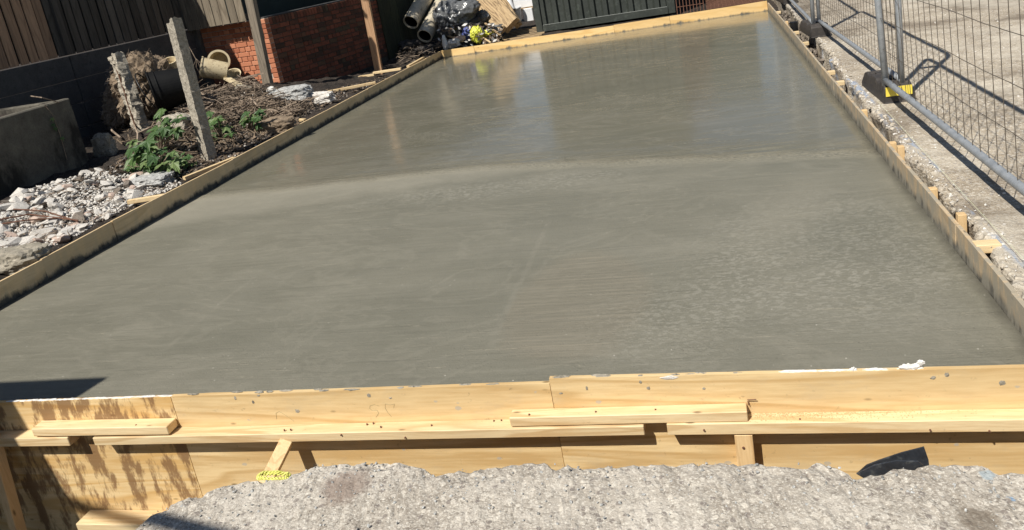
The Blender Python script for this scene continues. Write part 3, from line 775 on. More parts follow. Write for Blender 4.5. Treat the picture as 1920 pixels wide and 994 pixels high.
fl = ['short far shutter board at the left corner, below the yellow bag', 'far shutter board in front of the green container', 'far shutter board with a cement splash, at the right end of the container', 'far shutter board at the right corner, in front of the rusty mesh']
for i in range(4):
    long_board((fj[i]+.002, YB+(.03 if i in (1,) else 0)*0), (fj[i+1]-.002, YB), (0, 1, 0), (.13, .125, .13, .14)[i], (.126, .122, .138, .155)[i], 0, 'form_far', fl[i], 'far shutter boards', seed=i+10, proud=.004*(i % 2))
rj = [1.0, AX(1895, 540, XR).y, AX(1790, 400, XR).y, AX(1660, 240, XR).y, AX(1560, 120, XR).y, AX(1500, 55, XR).y, YB]
rl = ['right shutter board nearest the camera, with cement streaks', 'second right shutter board from the camera', 'third right shutter board, beside the two upright pegs', 'fourth right shutter board, alongside the near fence foot', 'fifth right shutter board, beside the far fence foot', 'farthest right shutter board, meeting the far corner']
for i in range(6):
    long_board((XR, rj[i]+.002), (XR, rj[i+1]-.002), (1, 0, 0), .125+.012*nz((i, 0, 0), 1.7), .125+.012*nz((i+1, 0, 0), 1.7), 0, 'form_right', rl[i], 'right shutter boards', seed=i+20, proud=.003*(i % 2))

# pegs and spacers outside the right shutter
XO = XR+TH+.004
pegs = [(1812, 400, 1812, 433, 'v'), (1757, 352, 1757, 372, 'v'), (1697, 273, 1697, 304, 'v'), (1681, 266, 0, 0, 'v'), (1630, 205, 0, 0, 'v'), (1580, 150, 0, 0, 'h'), (1554, 132, 0, 0, 'h'), (1508, 78, 0, 0, 'h'), (1492, 58, 0, 0, 'h'), (1475, 40, 0, 0, 'v'), (1462, 20, 0, 0, 'h')]
pl_ = ['tall square timber peg beside the nearest horizontal spacer', 'low timber peg between the two tall ones outside the right shutter', 'tall timber peg by the blue paint marks, outside the right shutter', 'low peg just behind the tall one by the blue paint marks', 'flush peg near the camera side of the near fence foot', 'flat timber spacer beside the black drain cap', 'flat timber spacer next behind, outside the right shutter', 'flat timber spacer level with the far fence foot', 'flat timber spacer beyond the far fence foot', 'upright peg near the far right corner', 'flat spacer at the far right corner']
for k, (a, b, c, d, t) in enumerate(pegs):
    m = MB(); top = .16 if k in (0, 2) else .127
    p = AX(a, b+4, XO+.02); p = G(a, b, top)
    y = p.y
    if t == 'v': m.abox(XO, XO+.036, y-.017, y+.022, -.4, top)
    else: m.abox(XO, XO+.062, y-.022, y+.022, .085, top-.006)
    solo('timber_peg', m, 'pine_z' if t == 'v' else 'pine', pl_[k], 'timber peg', 'pegs outside the right shutter')
m = MB(); p = G(1853, 452, .135); m.abox(XO-.01, XO+.085, p.y-.03, p.y+.028, .092, .130)
solo('timber_peg', m, 'pine', 'wide flat timber spacer over the gap, nearest the camera outside the right shutter', 'timber peg', 'pegs outside the right shutter')
m = MB()
a = Vector((1.08, 1.5, .15)); pts = [Vector((1.09+.012*(y-2), y, .15-.002*math.sin((y-1)*.5))) for y in (1.0, 2, 3, 4, 5, 6)]
m.tube(pts, .0009, 5); solo('string_line', m, 'string', 'pale builder string stretched along the right shutter', 'string')
m = MB(); p = G(1484, 48, .14); m.lathe((p.x+.03, p.y, .02), (0, 0, 1), [(0, .05), (.16, .05), (.165, .03), (.165, .001)], 16)
solo('black_pipe', m, 'black_plastic', 'short black pipe stub between right shutter and yard edge', 'pipe stub', smooth=False)

# rubble in the gap and at the yard edge (stuff)
def stone_mesh(seed, k=15):
    rnd = random.Random(seed); bm = bmesh.new()
    for i in range(k):
        v = Vector((rnd.gauss(0, 1), rnd.gauss(0, 1), rnd.gauss(0, 1))).normalized()*rnd.uniform(.8, 1.05)
        bm.verts.new((v.x, v.y*.8, v.z*.6))
    r = bmesh.ops.convex_hull(bm, input=bm.verts)
    bmesh.ops.delete(bm, geom=[e for e in r['geom_interior'] if isinstance(e, bmesh.types.BMVert)], context='VERTS')
    me = bpy.data.meshes.new('stone'); bm.to_mesh(me); bm.free(); return me
stones = [stone_mesh(i) for i in range(10)]
sv = [([v.co.copy() for v in me.vertices], [tuple(p.vertices) for p in me.polygons]) for me in stones]
def scatter(m, pts, s0, s1, sink=.2):
    for p in pts:
        s_ = random.uniform(s0, s1) if random.random() < .85 else s1*1.2
        rm = Matrix.Rotation(random.uniform(0, 6.28), 3, (random.gauss(0, 1), random.gauss(0, 1), 1)); v, f = sv[random.randrange(10)]
        m.add([rm @ (a*s_)+Vector(p)+Vector((0, 0, s_*sink)) for a in v], f)
m = MB(); scatter(m, [Vector((random.uniform(XR+.03, yedge(y)+.0), y, random.uniform(-.2, -.0))) for y in [random.uniform(2.4, 13) for _ in range(1300)]], .008, .03)
solo('gap_rubble', m, 'rock_dark', 'broken concrete crumbs in the gap between right shutter and yard edge', 'rubble', kind='stuff')
m = MB(); scatter(m, [Vector((x_, y_-abs(random.gauss(0, .18))-.004, YARD)) for x_, y_ in random.choices(GRIT, k=900)], .0015, .0055, .2)
solo('pavement_grit', m, 'gravel', 'loose grit on the foreground concrete', 'grit', kind='stuff')
m = MB(); scatter(m, [Vector((yedge(y)+random.uniform(-.01, .05), y, YARD-.004)) for y in [random.uniform(2.6, 12) for _ in range(230)]], .008, .022, .05)
solo('kerb_crumbs', m, 'kerb_stone', 'crumbled concrete lumps along the broken yard edge', 'rubble', kind='stuff')
m = MB(); scatter(m, [Vector((yedge(y)+abs(random.gauss(0, .04)), y, YARD)) for y in [random.uniform(2.4, 13) for _ in range(500)]]+[Vector((random.uniform(1.1, 4), random.uniform(3, 14), YARD)) for _ in range(700)], .003, .010)
solo('loose_grit', m, 'rock', 'loose grit scattered on the yard beside the right shutter', 'grit', kind='stuff')

# ------------------------------------------------------------------ site fence (temporary mesh panels)
def fence_panel(x0, y0, x1, y1, label, lean=0.0, zb=.27, zt=2.1, bulge=0):
    """panel from (x0,y0) to (x1,y1), top leaning by lean in x"""
    t = thing('mesh_barrier', ((x0+x1)/2, (y0+y1)/2, YARD), label, 'mesh fence', 'temporary fence panels')
    def Q(s_, z):
        return Vector((x0+(x1-x0)*s_+lean*(z-zb)/2.0+bulge*math.sin(math.pi*s_), y0+(y1-y0)*s_, z))
    L = math.hypot(x1-x0, y1-y0); rr = .022; rc = .12/L
    for s_ in (0, 1):
        m = MB(); m.tube([Q(s_, YARD+.05), Q(s_, .8), Q(s_, zt-.12)], rr, 14); part('upright', m, 'steel', t, smooth=True)
    m = MB(); m.tube([Q(s_, zb) for s_ in [-.004+k*.1008 for k in range(11)]], .021, 14); part('bottom_rail', m, 'steel', t, smooth=True)
    pts = [Q(0, zt-.12)]+[Q(rc*(1-math.cos(a)), zt-.12+.12*math.sin(a)) for a in (.4, .8, 1.2, 1.57)]
    pts += [Q(.5, zt)]+[Q(1-rc*(1-math.cos(a)), zt-.12+.12*math.sin(a)) for a in (1.57, 1.2, .8, .4)]+[Q(1, zt-.12)]
    m = MB(); m.tube(pts, rr, 14, True); part('top_rail', m, 'steel', t, smooth=True)
    m = MB(); n = int(L/.11)
    for k in range(1, n):
        s_ = k/n; m.tube([Q(s_, zb-.02), Q(s_, 1.2), Q(s_, zt-.01)], .0019, 5, False)
    for k in range(1, 8):
        z = zb+(zt-zb)*k/8
        m.tube([Q(s_, z+.004*math.sin(20*s_+k)) for s_ in [j/12 for j in range(13)]], .0019, 5, False)
    part('wire_mesh', m, 'wire', t); return t
fence_panel(1.262, 2.52, 1.205, 6.02, 'near steel mesh fence panel running out of the right side of the picture', -.08, zb=.285)
fence_panel(1.315, 6.03, 1.245, 9.5, 'middle steel mesh fence panel between the two rubber feet', .0)
fence_panel(1.17, 9.42, 1.22, 12.9, 'far steel mesh fence panel beyond the farther rubber foot', .02)
fence_panel(1.30, 12.93, 1.30, 16.4, 'farthest steel mesh fence panel at the top edge of the picture', .0)
fence_panel(1.245, -1.02, 1.265, 2.47, 'steel mesh fence panel right beside the camera', .0)
def foot(x, y, rot, label, sticker):
    t = thing('rubber_weight', (x, y, YARD), label, 'fence foot', 'rubber fence feet')
    t.rotation_euler = (0, 0, rot)
    L, Wd, Hh = .33, .105, .14
    # profile along the length, sloping shoulders
    prof = [(-L, 0), (-L, .07), (-L+.05, .12), (-.2, Hh), (-.17, Hh-.02), (-.10, Hh-.02), (-.07, Hh), (.07, Hh), (.10, Hh-.02), (.17, Hh-.02), (.2, Hh), (L-.05, Hh), (L, .11), (L, 0)]
    m = MB(); vs = []
    ysec = [(-1, 0, 1), (-1, .55, 1), (-.86, 1, .985), (.86, 1, .985), (1, .55, 1), (1, 0, 1)]
    n = len(ysec)
    for (u, h) in prof:
        for (a, hk, lk) in ysec: vs.append(Vector((u*lk, a*Wd, h*hk+.003)))
    fs = []
    for i in range(len(prof)-1):
        for k in range(n-1): a = i*n+k; fs.append((a, a+1, a+n+1, a+n))
    fs.append(tuple(range(n))); fs.append(tuple((len(prof)-1)*n+k for k in range(n))[::-1])
    for i in range(len(prof)-1): pass
    fs.append(tuple([i*n for i in range(len(prof))]+[i*n+n-1 for i in range(len(prof))][::-1]))
    m.add(vs, fs); o = link('rubber_block', m.mesh('rubber_block'), M['rubber'], t)
    bv = o.modifiers.new('b', 'BEVEL'); bv.width = .008; bv.segments = 2; bv.limit_method = 'ANGLE'
    for u in (-.12, -.04, .04, .12):
        m = MB(); m.lathe((u, 0, Hh-.012), (0, 0, 1), [(0, .026), (.016, .026), (.016, .018), (0, .018)], 16)
        link('socket', m.mesh('socket'), M['black_plastic'], t)
    for s_ in (-1, 1):
        m = MB(); m.box((s_*.1, 0, Hh-.004), (.032, 0, 0), (0, .05, 0), (0, 0, .010), .003)
        link('grip_pad', m.mesh('grip_pad'), M['rubber'], t)
    if sticker:
        m = MB(); m.box((L+.0025, 0, .088), (.0015, 0, 0), (0, .088, 0), (0, 0, .034), .0005)
        link('sticker', m.mesh('sticker'), M['yellow'], t)
        m = MB()
        for k in range(4): m.prism([(L+.0045, -.07+k*.042, .056), (L+.0045, -.06+k*.042, .056), (L+.0045, -.04+k*.042, .12), (L+.0045, -.05+k*.042, .12)], (.0004, 0, 0))
        so_ = link('sticker_stripe', m.mesh('sticker_stripe'), M['yellow'], t)
    return t
foot(1.27, 6.30, R(-88), 'black rubber fence foot with a yellow sticker on its end', True)
foot(1.20, 9.62, R(-86), 'farther black rubber fence foot without a sticker', False)
foot(1.26, 13.1, R(-86), 'farthest black rubber fence foot at the top edge', False)
foot(1.25, 2.50, R(-84), 'black rubber fence foot just outside the right side', False)
for (x, y, zz) in ((1.26, 6.03, 1.55), (1.23, 9.46, 1.5)):
    m = MB(); m.box((x, y, zz), (.075, 0, 0), (0, .018, 0), (0, 0, .02), .003); solo('fence_clamp', m, 'steel', 'steel clamp joining fence panels at the %s foot' % ('near' if y < 7 else 'far'), 'clamp', 'fence clamps')

# ------------------------------------------------------------------ brick wall (left background)
AW = R(10)
n_ = Vector((math.sin(AW), math.cos(AW), 0)); v_ = Vector((math.cos(AW), -math.sin(AW), 0))
C0 = G(525, 155, .3); C0.z = 0               # wall corner on plan
UP = Vector((0, 0, 1))
def brick_me(l, wd=.1, h=.065, seed=0):
    m = MB(); m.box((0, 0, 0), (l/2, 0, 0), (0, wd/2, 0), (0, 0, h/2), .004)
    rnd = random.Random(seed)
    for v in m.v: v += Vector((rnd.uniform(-1, 1), rnd.uniform(-1, 1), rnd.uniform(-1, 1)))*.0012
    return m.mesh('brick')
bs = [brick_me(.215, seed=i) for i in range(3)]; bh = [brick_me(.1025, seed=i+3) for i in range(3)]
sold = [brick_me(.065, h=.215-.11, seed=i+7) for i in range(2)]
for me in bs+bh+sold: me.materials.append(M['brick'])
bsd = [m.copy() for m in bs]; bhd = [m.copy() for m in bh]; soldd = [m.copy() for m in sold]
for me in bsd+bhd+soldd: me.materials[0] = M['brick_shaded']
def place_brick(me, P, ex, t, jit=.002):
    o = bpy.data.objects.new('brick', me); COL.objects.link(o)
    ey = UP.cross(ex)
    mt = Matrix((ex, ey, UP)).transposed().to_4x4()
    p = P+ey*random.uniform(-jit, jit)
    mt.translation = p-Vector(t.location); o.parent = t; o.matrix_local = mt; return o
wall = thing('brick_wall', C0, 'low red brick pier wall facing the camera, sunlit, with a tall timber post in front', 'brick wall')
zb = .08; zt = 1.285
ncourse = int((zt-zb)/.075)
FL = 1.36
m = MB(); m.box(C0-v_*(FL/2)+n_*.06+Vector((0, 0, (zb+zt)/2)), v_*(FL/2-.004), n_*.045, UP*((zt-zb)/2), .001); part('mortar', m, 'mortar', wall)
for c in range(ncourse):
    z = zt-.0325-.01-c*.075
    if c % 2 == 0: L_ = .215; st = 0; set_ = bs
    else: L_ = .1025; st = 0; set_ = bh
    x = 0
    while x < FL-.02:
        l = L_
        if c % 2 and abs(x-.1125) < .01: l = .05
        me = set_[random.randrange(3)]
        if l == .05: x += .05+.01; continue
        P = C0-v_*(x+l/2)+n_*.05+Vector((0, 0, z))
        place_brick(me, P, v_, wall); x += l+.01
wall2 = thing('brick_wall', C0+n_*1.3, 'long brick wall coloured dark for its shade, with soldier-course coping, between the grey and the orange posts', 'brick wall')
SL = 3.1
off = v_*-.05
m = MB(); m.box(C0+n_*(SL/2+.11)+v_*-.06+Vector((0, 0, (zb+zt)/2-.15)), n_*(SL/2), v_*.045, UP*((zt-zb)/2+.15), .001); part('mortar', m, 'mortar_shaded', wall2)
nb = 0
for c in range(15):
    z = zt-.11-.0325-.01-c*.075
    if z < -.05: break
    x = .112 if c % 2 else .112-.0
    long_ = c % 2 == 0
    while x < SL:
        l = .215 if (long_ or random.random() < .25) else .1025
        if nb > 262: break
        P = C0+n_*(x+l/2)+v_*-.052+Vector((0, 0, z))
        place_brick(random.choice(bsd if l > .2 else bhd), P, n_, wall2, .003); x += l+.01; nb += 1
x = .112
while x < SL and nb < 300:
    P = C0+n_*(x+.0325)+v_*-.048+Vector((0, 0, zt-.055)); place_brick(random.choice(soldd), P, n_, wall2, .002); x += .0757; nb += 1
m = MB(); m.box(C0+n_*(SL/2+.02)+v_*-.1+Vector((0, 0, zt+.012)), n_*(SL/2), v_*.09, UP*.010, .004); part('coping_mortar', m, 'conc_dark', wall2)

# ------------------------------------------------------------------ fences at the left
BW = R(4.5)
n1 = Vector((math.sin(BW), math.cos(BW), 0)); v1 = Vector((math.cos(BW), -math.sin(BW), 0))
CF = PL(365, 55, C0+Vector((0, 0, .3)), n_); CF.z = 0
ZW = 1.305; ZF1 = 3.0
baseW = thing('concrete_base_wall', CF-n1*3, 'dark concrete panel wall below the brown boarded fence', 'concrete wall')
s_ = 0.0
jp = (PL(165, 130, CF+Vector((0, 0, 1)), v1)-CF).length
for k in range(5):
    a = (0, jp, jp+1.85, jp+3.7, jp+5.55)[k]; b = (jp, jp+1.85, jp+3.7, jp+5.55, jp+7.4)[k]
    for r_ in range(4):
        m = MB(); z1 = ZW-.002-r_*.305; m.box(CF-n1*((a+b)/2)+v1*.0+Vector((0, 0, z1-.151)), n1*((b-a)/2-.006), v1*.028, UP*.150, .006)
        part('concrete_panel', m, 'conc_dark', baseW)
fenceL = thing('wooden_fence', CF-n1*3, 'tall close-boarded brown timber fence along the left, above the concrete panels', 'wooden fence')
x = .09; k = 0
while x < 7.2:
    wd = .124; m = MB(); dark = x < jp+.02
    c = CF-n1*(x+wd/2)+v1*(.012+.004*(k % 2))+Vector((0, 0, (ZW+.012+ZF1)/2))
    rot = v1*.5+n1*.0
    m.box(c, n1*(wd/2)+v1*random.uniform(-.006, .006), v1*.009-n1*.0, UP*((ZF1-ZW-.012)/2)+n1*random.uniform(-.006, .006), .003)
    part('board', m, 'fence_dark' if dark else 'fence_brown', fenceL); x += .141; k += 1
m = MB(); m.box(CF-n1*3.7-v1*.02+Vector((0, 0, (ZW+.03+ZF1)/2)), n1*3.6, v1*.008, UP*((ZF1-ZW-.03)/2), .002); part('gap_blocker', m, 'black_plastic', fenceL)  # added black sheet that keeps sunlight out of the board gaps
m = MB(); m.box(CF-n1*.03+v1*.05+Vector((0, 0, 1.5)), n1*.06, v1*.055, UP*1.5, .006); part('corner_post', m, 'fence_dark', fenceL)
for xx in (jp, jp+1.85, jp+3.7):
    m = MB(); m.box(CF-n1*xx+v1*.045+Vector((0, 0, 2.17)), n1*.045, v1*.02, UP*.85, .005); part('cover_strip', m, 'fence_dark', fenceL)
fenceM = thing('wooden_fence', CF+v_*.5, 'short run of sunlit weathered grey boards above the red brick', 'wooden fence')
x = .06
eB = -.215
k = 0
while x < 1.12:
    m = MB(); wd = .145
    c = CF+v_*(x+wd/2)+n_*(eB-.004*(k % 2))+Vector((0, 0, (1.295+2.6)/2-.012*(x < .3)))
    m.box(c, v_*(wd/2-.004), n_*.010, UP*((2.6-1.295)/2)+v_*random.uniform(-.008, .008), .003); part('board', m, 'fence_grey', fenceM); x += .15; k += 1
m = MB(); m.box(CF+v_*.62+n_*(eB+.07)+Vector((0, 0, 1.36)), v_*.62, n_*.055, UP*.04, .003); part('rail', m, 'fence_dark', fenceM)
fenceR = thing('wooden_fence', C0+n_*4.5, 'dark mossy vertical-board fence behind the orange post', 'wooden fence')
x = SL+.02; k = 0
while x < SL+5.2:
    m = MB(); c = C0+n_*(x+.06)+v_*(.02+.012*(k % 2))+Vector((0, 0, 1.0)); m.box(c, n_*.066+v_*.004, v_*.010, UP*1.35, .003)
    part('board', m, 'fence_green', fenceR); x += .125; k += 1
# shed panel seen over the brick wall
m = MB(); m.box(C0+n_*4.1-v_*1.3+Vector((0, 0, 1.5)), n_*3.4, v_*.04, UP*1.1, .01); sh = solo('neighbour_shed', m, 'shed', 'dark green panel standing behind the shaded brick wall', 'shed')
# tall timber posts
def post(px0, py0, pz0, px1, py1, wdt, dep, mat, label, ztop=2.6, name='timber_post', cat='post'):
    a = G(px0, py0, pz0); d = ray(px1, py1); t = a.y/d.y; b = CAM+d*t
    k = (ztop-a.z)/(b.z-a.z); b = a+(b-a)*k
    m = MB(); m.beam(a-(b-a).normalized()*.3, b, wdt, dep, up=(0, -1, 0), ch=.004); return solo(name, m, mat, label, cat)
post(506, 172, .26, 470, 0, .125, .10, 'post_grey', 'tall weathered grey timber post in front of the red brick', 3.0)
post(712, 140, .05, 685, 0, .13, .06, 'post_orange', 'tall orange-brown timber post with flaking bark marks', 3.0)

# ------------------------------------------------------------------ concrete box at left
x_ = -6.45
m = MB(); ya, yb2 = 4.9, AX(175, 320, x_).y
t = thing('concrete_tank', (x_-.5, 6.0, .1), 'large square concrete box with a stained side, beside the pale rubble', 'concrete box')
m = MB(); top = .955
def wallbox(a0, a1, b0, b1, z0, z1):
    q = MB(); q.abox(a0, a1, b0, b1, z0, z1, .012); return q
part('side_wall', wallbox(x_-.1, x_, ya, yb2, -.1, top), 'conc_box', t)
part('side_wall', wallbox(x_-1.2, x_-1.1, ya, yb2, -.1, top-.003), 'conc_box', t)
part('end_wall', wallbox(x_-1.098, x_-.102, yb2-.1, yb2-.003, -.1, top-.004), 'conc_box', t)
part('end_wall', wallbox(x_-1.098, x_-.102, ya+.003, ya+.1, -.1, top-.004), 'conc_box', t)
q = MB(); q.abox(x_-1.095, x_-.105, ya+.105, yb2-.105, -.05, top-.06); part('soil_fill', q, 'soil', t)
q = MB(); a = AX(78, 183, x_+.01); b = AX(110, 192, x_+.01); q.tube([a+Vector((-.12, .0, .03)), a, b], .006, 6); solo('stick', q, 'twig', 'pale stick lying on the rim of the concrete box', 'stick')

# ------------------------------------------------------------------ broken concrete posts
def cpost(base, top, wdt, dep, seed, label, broken):
    a = Vector(base); b = Vector(top); d = (b-a).normalized(); sx = d.cross(Vector((.42, .9, 0))).normalized(); sy = sx.cross(d)
    t = thing('concrete_post', a, label, 'concrete post', 'old concrete posts')
    m = MB(); n = 70; sec = []
    ring = [(-1+.2*i, -1) for i in range(11)]+[(1, -.6), (1, -.2), (1, .2), (1, .6), (1, 1), (.3, 1), (-.3, 1), (-1, 1), (-1, .3), (-1, -.4)]
    vs = []; fs = []; k = len(ring)
    L = (b-a).length
    for i in range(n+1):
        p = a.lerp(b, i/n)-d*.25*(1-i/n)
        for (u, w_) in ring:
            q = p+sx*(u*wdt/2)+sy*(w_*dep/2)
            if w_ < 0: q += sy*(broken*.5*(nz(q, 9, seed)+.6*nz(q, 26, seed)))
            q += sx*((.006+.3*broken)*nz(q, 11, seed+3)); 
            if i == n: q += d*(.05*nz(q, 8, seed)+ (.03 if u < 0 else -.03))
            vs.append(q)
    for i in range(n):
        for j in range(k): j2 = (j+1) % k; fs.append((i*k+j, i*k+j2, (i+1)*k+j2, (i+1)*k+j))
    vs.append(b+d*.01); c = len(vs)-1
    for j in range(k): fs.append((n*k+j, n*k+(j+1) % k, c))
    m.add(vs, fs); part('shaft', m, 'rough_face', t)
    m = MB(); off = -sy*(dep/2+.004)
    pts = [a.lerp(b, s_)+off+sx*(.018*math.sin(s_*5+seed)+.006*math.sin(s_*31)) for s_ in [.12+.06*i for i in range(13)]]
    if broken > .02: m.tube(pts, .009, 6); part('rebar', m, 'rust', t)
    return t
a = G(272, 258, .22); b0 = CAM+ray(218, 104)*((a.y+.05)/ray(218, 104).y)
cpost(a, b0, .19, .11, 1, 'shorter broken concrete post with exposed rusty bar, left of the black bin', .055)
a = G(388, 278, .2); b0 = CAM+ray(326, 38)*((a.y-.05)/ray(326, 38).y)
cpost(a, b0, .135, .10, 5, 'taller slim concrete post leaning, right of the black bin', .012)

# ------------------------------------------------------------------ root ball, bin, pots
m = MB(); c = CAM+ray(262, 180)*(8.75/ray(262, 180).y)
bm = bmesh.new(); bmesh.ops.create_icosphere(bm, subdivisions=5, radius=1)
for v in bm.verts:
    p = v.co.copy(); k = 1+.25*nz(p, 1.4, 4)+.12*nz(p, 5, 2)+.06*nz(p, 16, 3)
    lean = p.z
    v.co = Vector((p.x*.44*k+.20*lean, p.y*.42*k, p.z*.50*k))+c
m.add([v.co.copy() for v in bm.verts], [tuple(v.index for v in f.verts) for f in bm.faces]); surf = [v.co.copy() for v in bm.verts]; bm.free()
t = thing('root_ball', (c.x, c.y, .25), 'big dry root ball of matted fibres behind the shorter concrete post', 'root ball')
part('soil_core', m, 'root', t)
m = MB()
for k in range(1500):
    p = random.choice(surf); q = p-c; d = Vector((random.gauss(0, 1), random.gauss(0, 1), random.gauss(0, 1)-.4)); d = (d-q.normalized()*d.dot(q.normalized())*.6).normalized()
    L = random.uniform(.03, .10); bend = Vector((random.gauss(0, .3), random.gauss(0, .3), random.gauss(0, .3)))
    m.tube([p-q*.02, p+d*L*.5+q*.05, p+d*L+bend*L*.6+q*.02], [.0035, .0028, .001], 3, False)
part('root_fibre', m, 'twig', t, kind='stuff')
# black bin on its side
c = CAM+ray(318, 166)*(8.25/ray(318, 166).y); ax = Vector((-.75, -.62, -.05)).normalized()
t = thing('black_bin', (c.x, c.y, c.z-.25), 'black plastic bin tipped on its side between the two concrete posts', 'bin')
b = c-ax*.25
m = MB(); m.lathe(b, ax, [(0, .0), (0, .19), (.03, .205), (.36, .245), (.37, .262), (.385, .262), (.39, .250), (.43, .252), (.44, .272), (.455, .272), (.455, .24), (.38, .235), (.05, .19), (.05, 0)], 40); part('tub', m, 'bin_plastic', t, smooth=False)
m = MB(); u = ax.orthogonal().normalized(); q = ax.cross(u)
m.tube([b+ax*.47+(u*math.cos(a)+q*math.sin(a))*.27+ax*.10*math.sin(a*1.0) for a in [i*.16 for i in range(20)]], .008, 6); part('handle', m, 'black_plastic', t, smooth=True)
# pots and buckets near the brick
def pot(pc, yy, ax, L, r0, r1, th, mat, name, label, cat, rim=0, closed=True):
    c = CAM+ray(*pc)*(yy/ray(*pc).y); ax = Vector(ax).normalized()
    m = MB(); b = c-ax*L
    prof = [(0, .001), (0, r0)] if closed else [(0, r0-th), (0, r0)]
    prof += [(L-rim, r1), (L-rim, r1+rim*.6), (L, r1+rim*.6), (L, r1-th)]+([(.02, r0-th), (.02, .001)] if closed else [(0, r0-th)])
    m.lathe(b, ax, prof, 36); return solo(name, m, mat, label, cat)
pot((410, 114), 10.25, (.45, -.85, .12), .34, .135, .15, .018, 'cream', 'chimney_pot', 'round clay pot lying with its open end towards the camera beside the brick', 'pot', .02)
pot((436, 139), 10.0, (.2, -.55, .8), .14, .07, .115, .008, 'cream', 'plastic_bowl', 'shallow cream bowl lying below the clay pot', 'bowl', .01)
pot((376, 126), 9.75, (-.75, -.45, .35), .36, .125, .145, .01, 'cream', 'plastic_bucket', 'cream bucket on its side with string tied round it', 'bucket', .02)
pot((318, 113), 9.3, (.2, -.4, .9), .12, .07, .09, .01, 'cream', 'plastic_bucket', 'small cream tub resting on top of the root ball', 'bucket', .01)
m = MB(); c = CAM+ray(372, 118)*(9.6/ray(372, 118).y)
for k in range(0, 7, 2): m.tube([c+Vector((-.0, -.02, .06)), c+Vector((.03*k-.07, -.06, -.05)), c+Vector((.05*k-.08, -.03, -.20))], .0022, 4)
m.tube([c+Vector((-.02, 0, .05)), c+Vector((-.09, -.0, .3))], .006, 4); solo('string_tie', m, 'twig', 'string tied in a bunch around the cream bucket', 'string')
def px_beam(p0, y0, p1, y1, w1, h1, mat, name, label, cat, group=None, up=(0, 0, 1)):
    a = CAM+ray(*p0)*(y0/ray(*p0).y); b = CAM+ray(*p1)*(y1/ray(*p1).y)
    m = MB(); m.beam(a, b, w1, h1, up=up); return solo(name, m, mat, label, cat, group)
px_beam((424, 146), 9.85, (470, 172), 9.55, .09, .03, 'cream', 'offcut_board', 'cream board offcut sloping down from the bowl', 'offcut')
m = MB()
c = CAM+ray(459, 168)*(9.4/ray(459, 168).y); m.lathe(c-Vector((.1, 0, -.03)), (1, -.2, -.25), [(0, .001), (0, .06), (.24, .06), (.24, .05), (.02, .05)], 20)
solo('pipe_offcut', m, 'conc_old', 'short grey pipe offcut on the twig heap', 'pipe')
def boulder(px, py, r, mat, label, name='concrete_lump', sq=(1, .8, .7), lift=0):
    p = hit(px, py); m = MB(); bm = bmesh.new(); bmesh.ops.create_icosphere(bm, subdivisions=4, radius=1)
    for v in bm.verts:
        q = v.co; mx = max(abs(q.x), abs(q.y), abs(q.z)); q = q/ (mx**.55)
        k = 1+.22*nz(q, 1.2, px)+.08*nz(q, 5, py)+.03*nz(q, 18, 1)
        v.co = Vector((q.x*sq[0], q.y*sq[1], q.z*sq[2]))*r*k+p+Vector((0, 0, r*sq[2]*.5+lift))
    m.add([v.co.copy() for v in bm.verts], [tuple(v.index for v in f.verts) for f in bm.faces]); bm.free()
    return solo(name, m, mat, label, 'rubble lump')
boulder(338, 248, .20, 'rough_face', 'pale lump of concrete between the two concrete posts')
boulder(40, 500, .17, 'conc_old', 'large shaded lump of concrete at the left edge of the picture, by the near board', sq=(1.2, .8, .55))
boulder(548, 186, .24, 'gravel', 'mound of grey set gravel at the foot of the weathered post', 'gravel_mound', (1.2, .9, .45))
boulder(600, 190, .13, 'rock', 'long pale log-like lump beside the gravel mound', sq=(1.6, .7, .6))
boulder(520, 245, .20, 'root', 'brown soil lump beside the left shutter', 'soil_lump', (1.3, .8, .5))
boulder(285, 345, .14, 'gravel', 'whitish gritty lump beside the rubble and the plants', sq=(1.5, .9, .4))
boulder(200, 290, .14, 'conc_old', 'flat shaded slab fragment right of the concrete box', sq=(.9, .5, 1.1))
boulder(508, 172, .06, 'white', 'small white stone at the foot of the weathered post')

# ------------------------------------------------------------------ rubble, litter, twigs
def inpoly(x, y, P):
    c = False; j = len(P)-1
    for i in range(len(P)):
        if (P[i][1] > y) != (P[j][1] > y) and x < (P[j][0]-P[i][0])*(y-P[i][1])/(P[j][1]-P[i][1])+P[i][0]: c = not c
        j = i
    return c
def samp(P, n):
    xs_ = [p[0] for p in P]; ys_ = [p[1] for p in P]; out = []
    while len(out) < n:
        x, y = random.uniform(min(xs_), max(xs_)), random.uniform(min(ys_), max(ys_))
        if inpoly(x, y, P): out.append((x, y))
    return out
RUB = [(-5, 385), (70, 350), (175, 322), (300, 322), (345, 345), (235, 392), (120, 455), (-5, 500)]
mats = ['rock']*6+['rock_pink', 'rock_dark']
shapes = {}
for i, me in enumerate(stones):
    for mt in ('rock', 'rock_pink', 'rock_dark'):
        c_ = me.copy(); c_.materials.append(M[mt]); shapes[(i, mt)] = c_
lab = {'rock': 'pale grey concrete chunk', 'rock_pink': 'pinkish brick chunk', 'rock_dark': 'dark brown stone'}
def rub_label(px, py, s_, mt):
    size = 'small' if s_ < .03 else 'middling' if s_ < .048 else 'large'
    side = px+ (py-390)*1.5
    if py < 345: where = 'at the foot of the concrete box' if px < 215 else 'between the concrete box and the leafy plants'
    elif px < 60: where = 'at the left edge of the picture above the shaded lump'
    elif px < 150: where = 'in the middle of the rubble by the rusty bars'
    else: where = 'close behind the left shutter by the nearest strut'
    return '%s %s %s' % (size, lab[mt], where)
cnt = 0
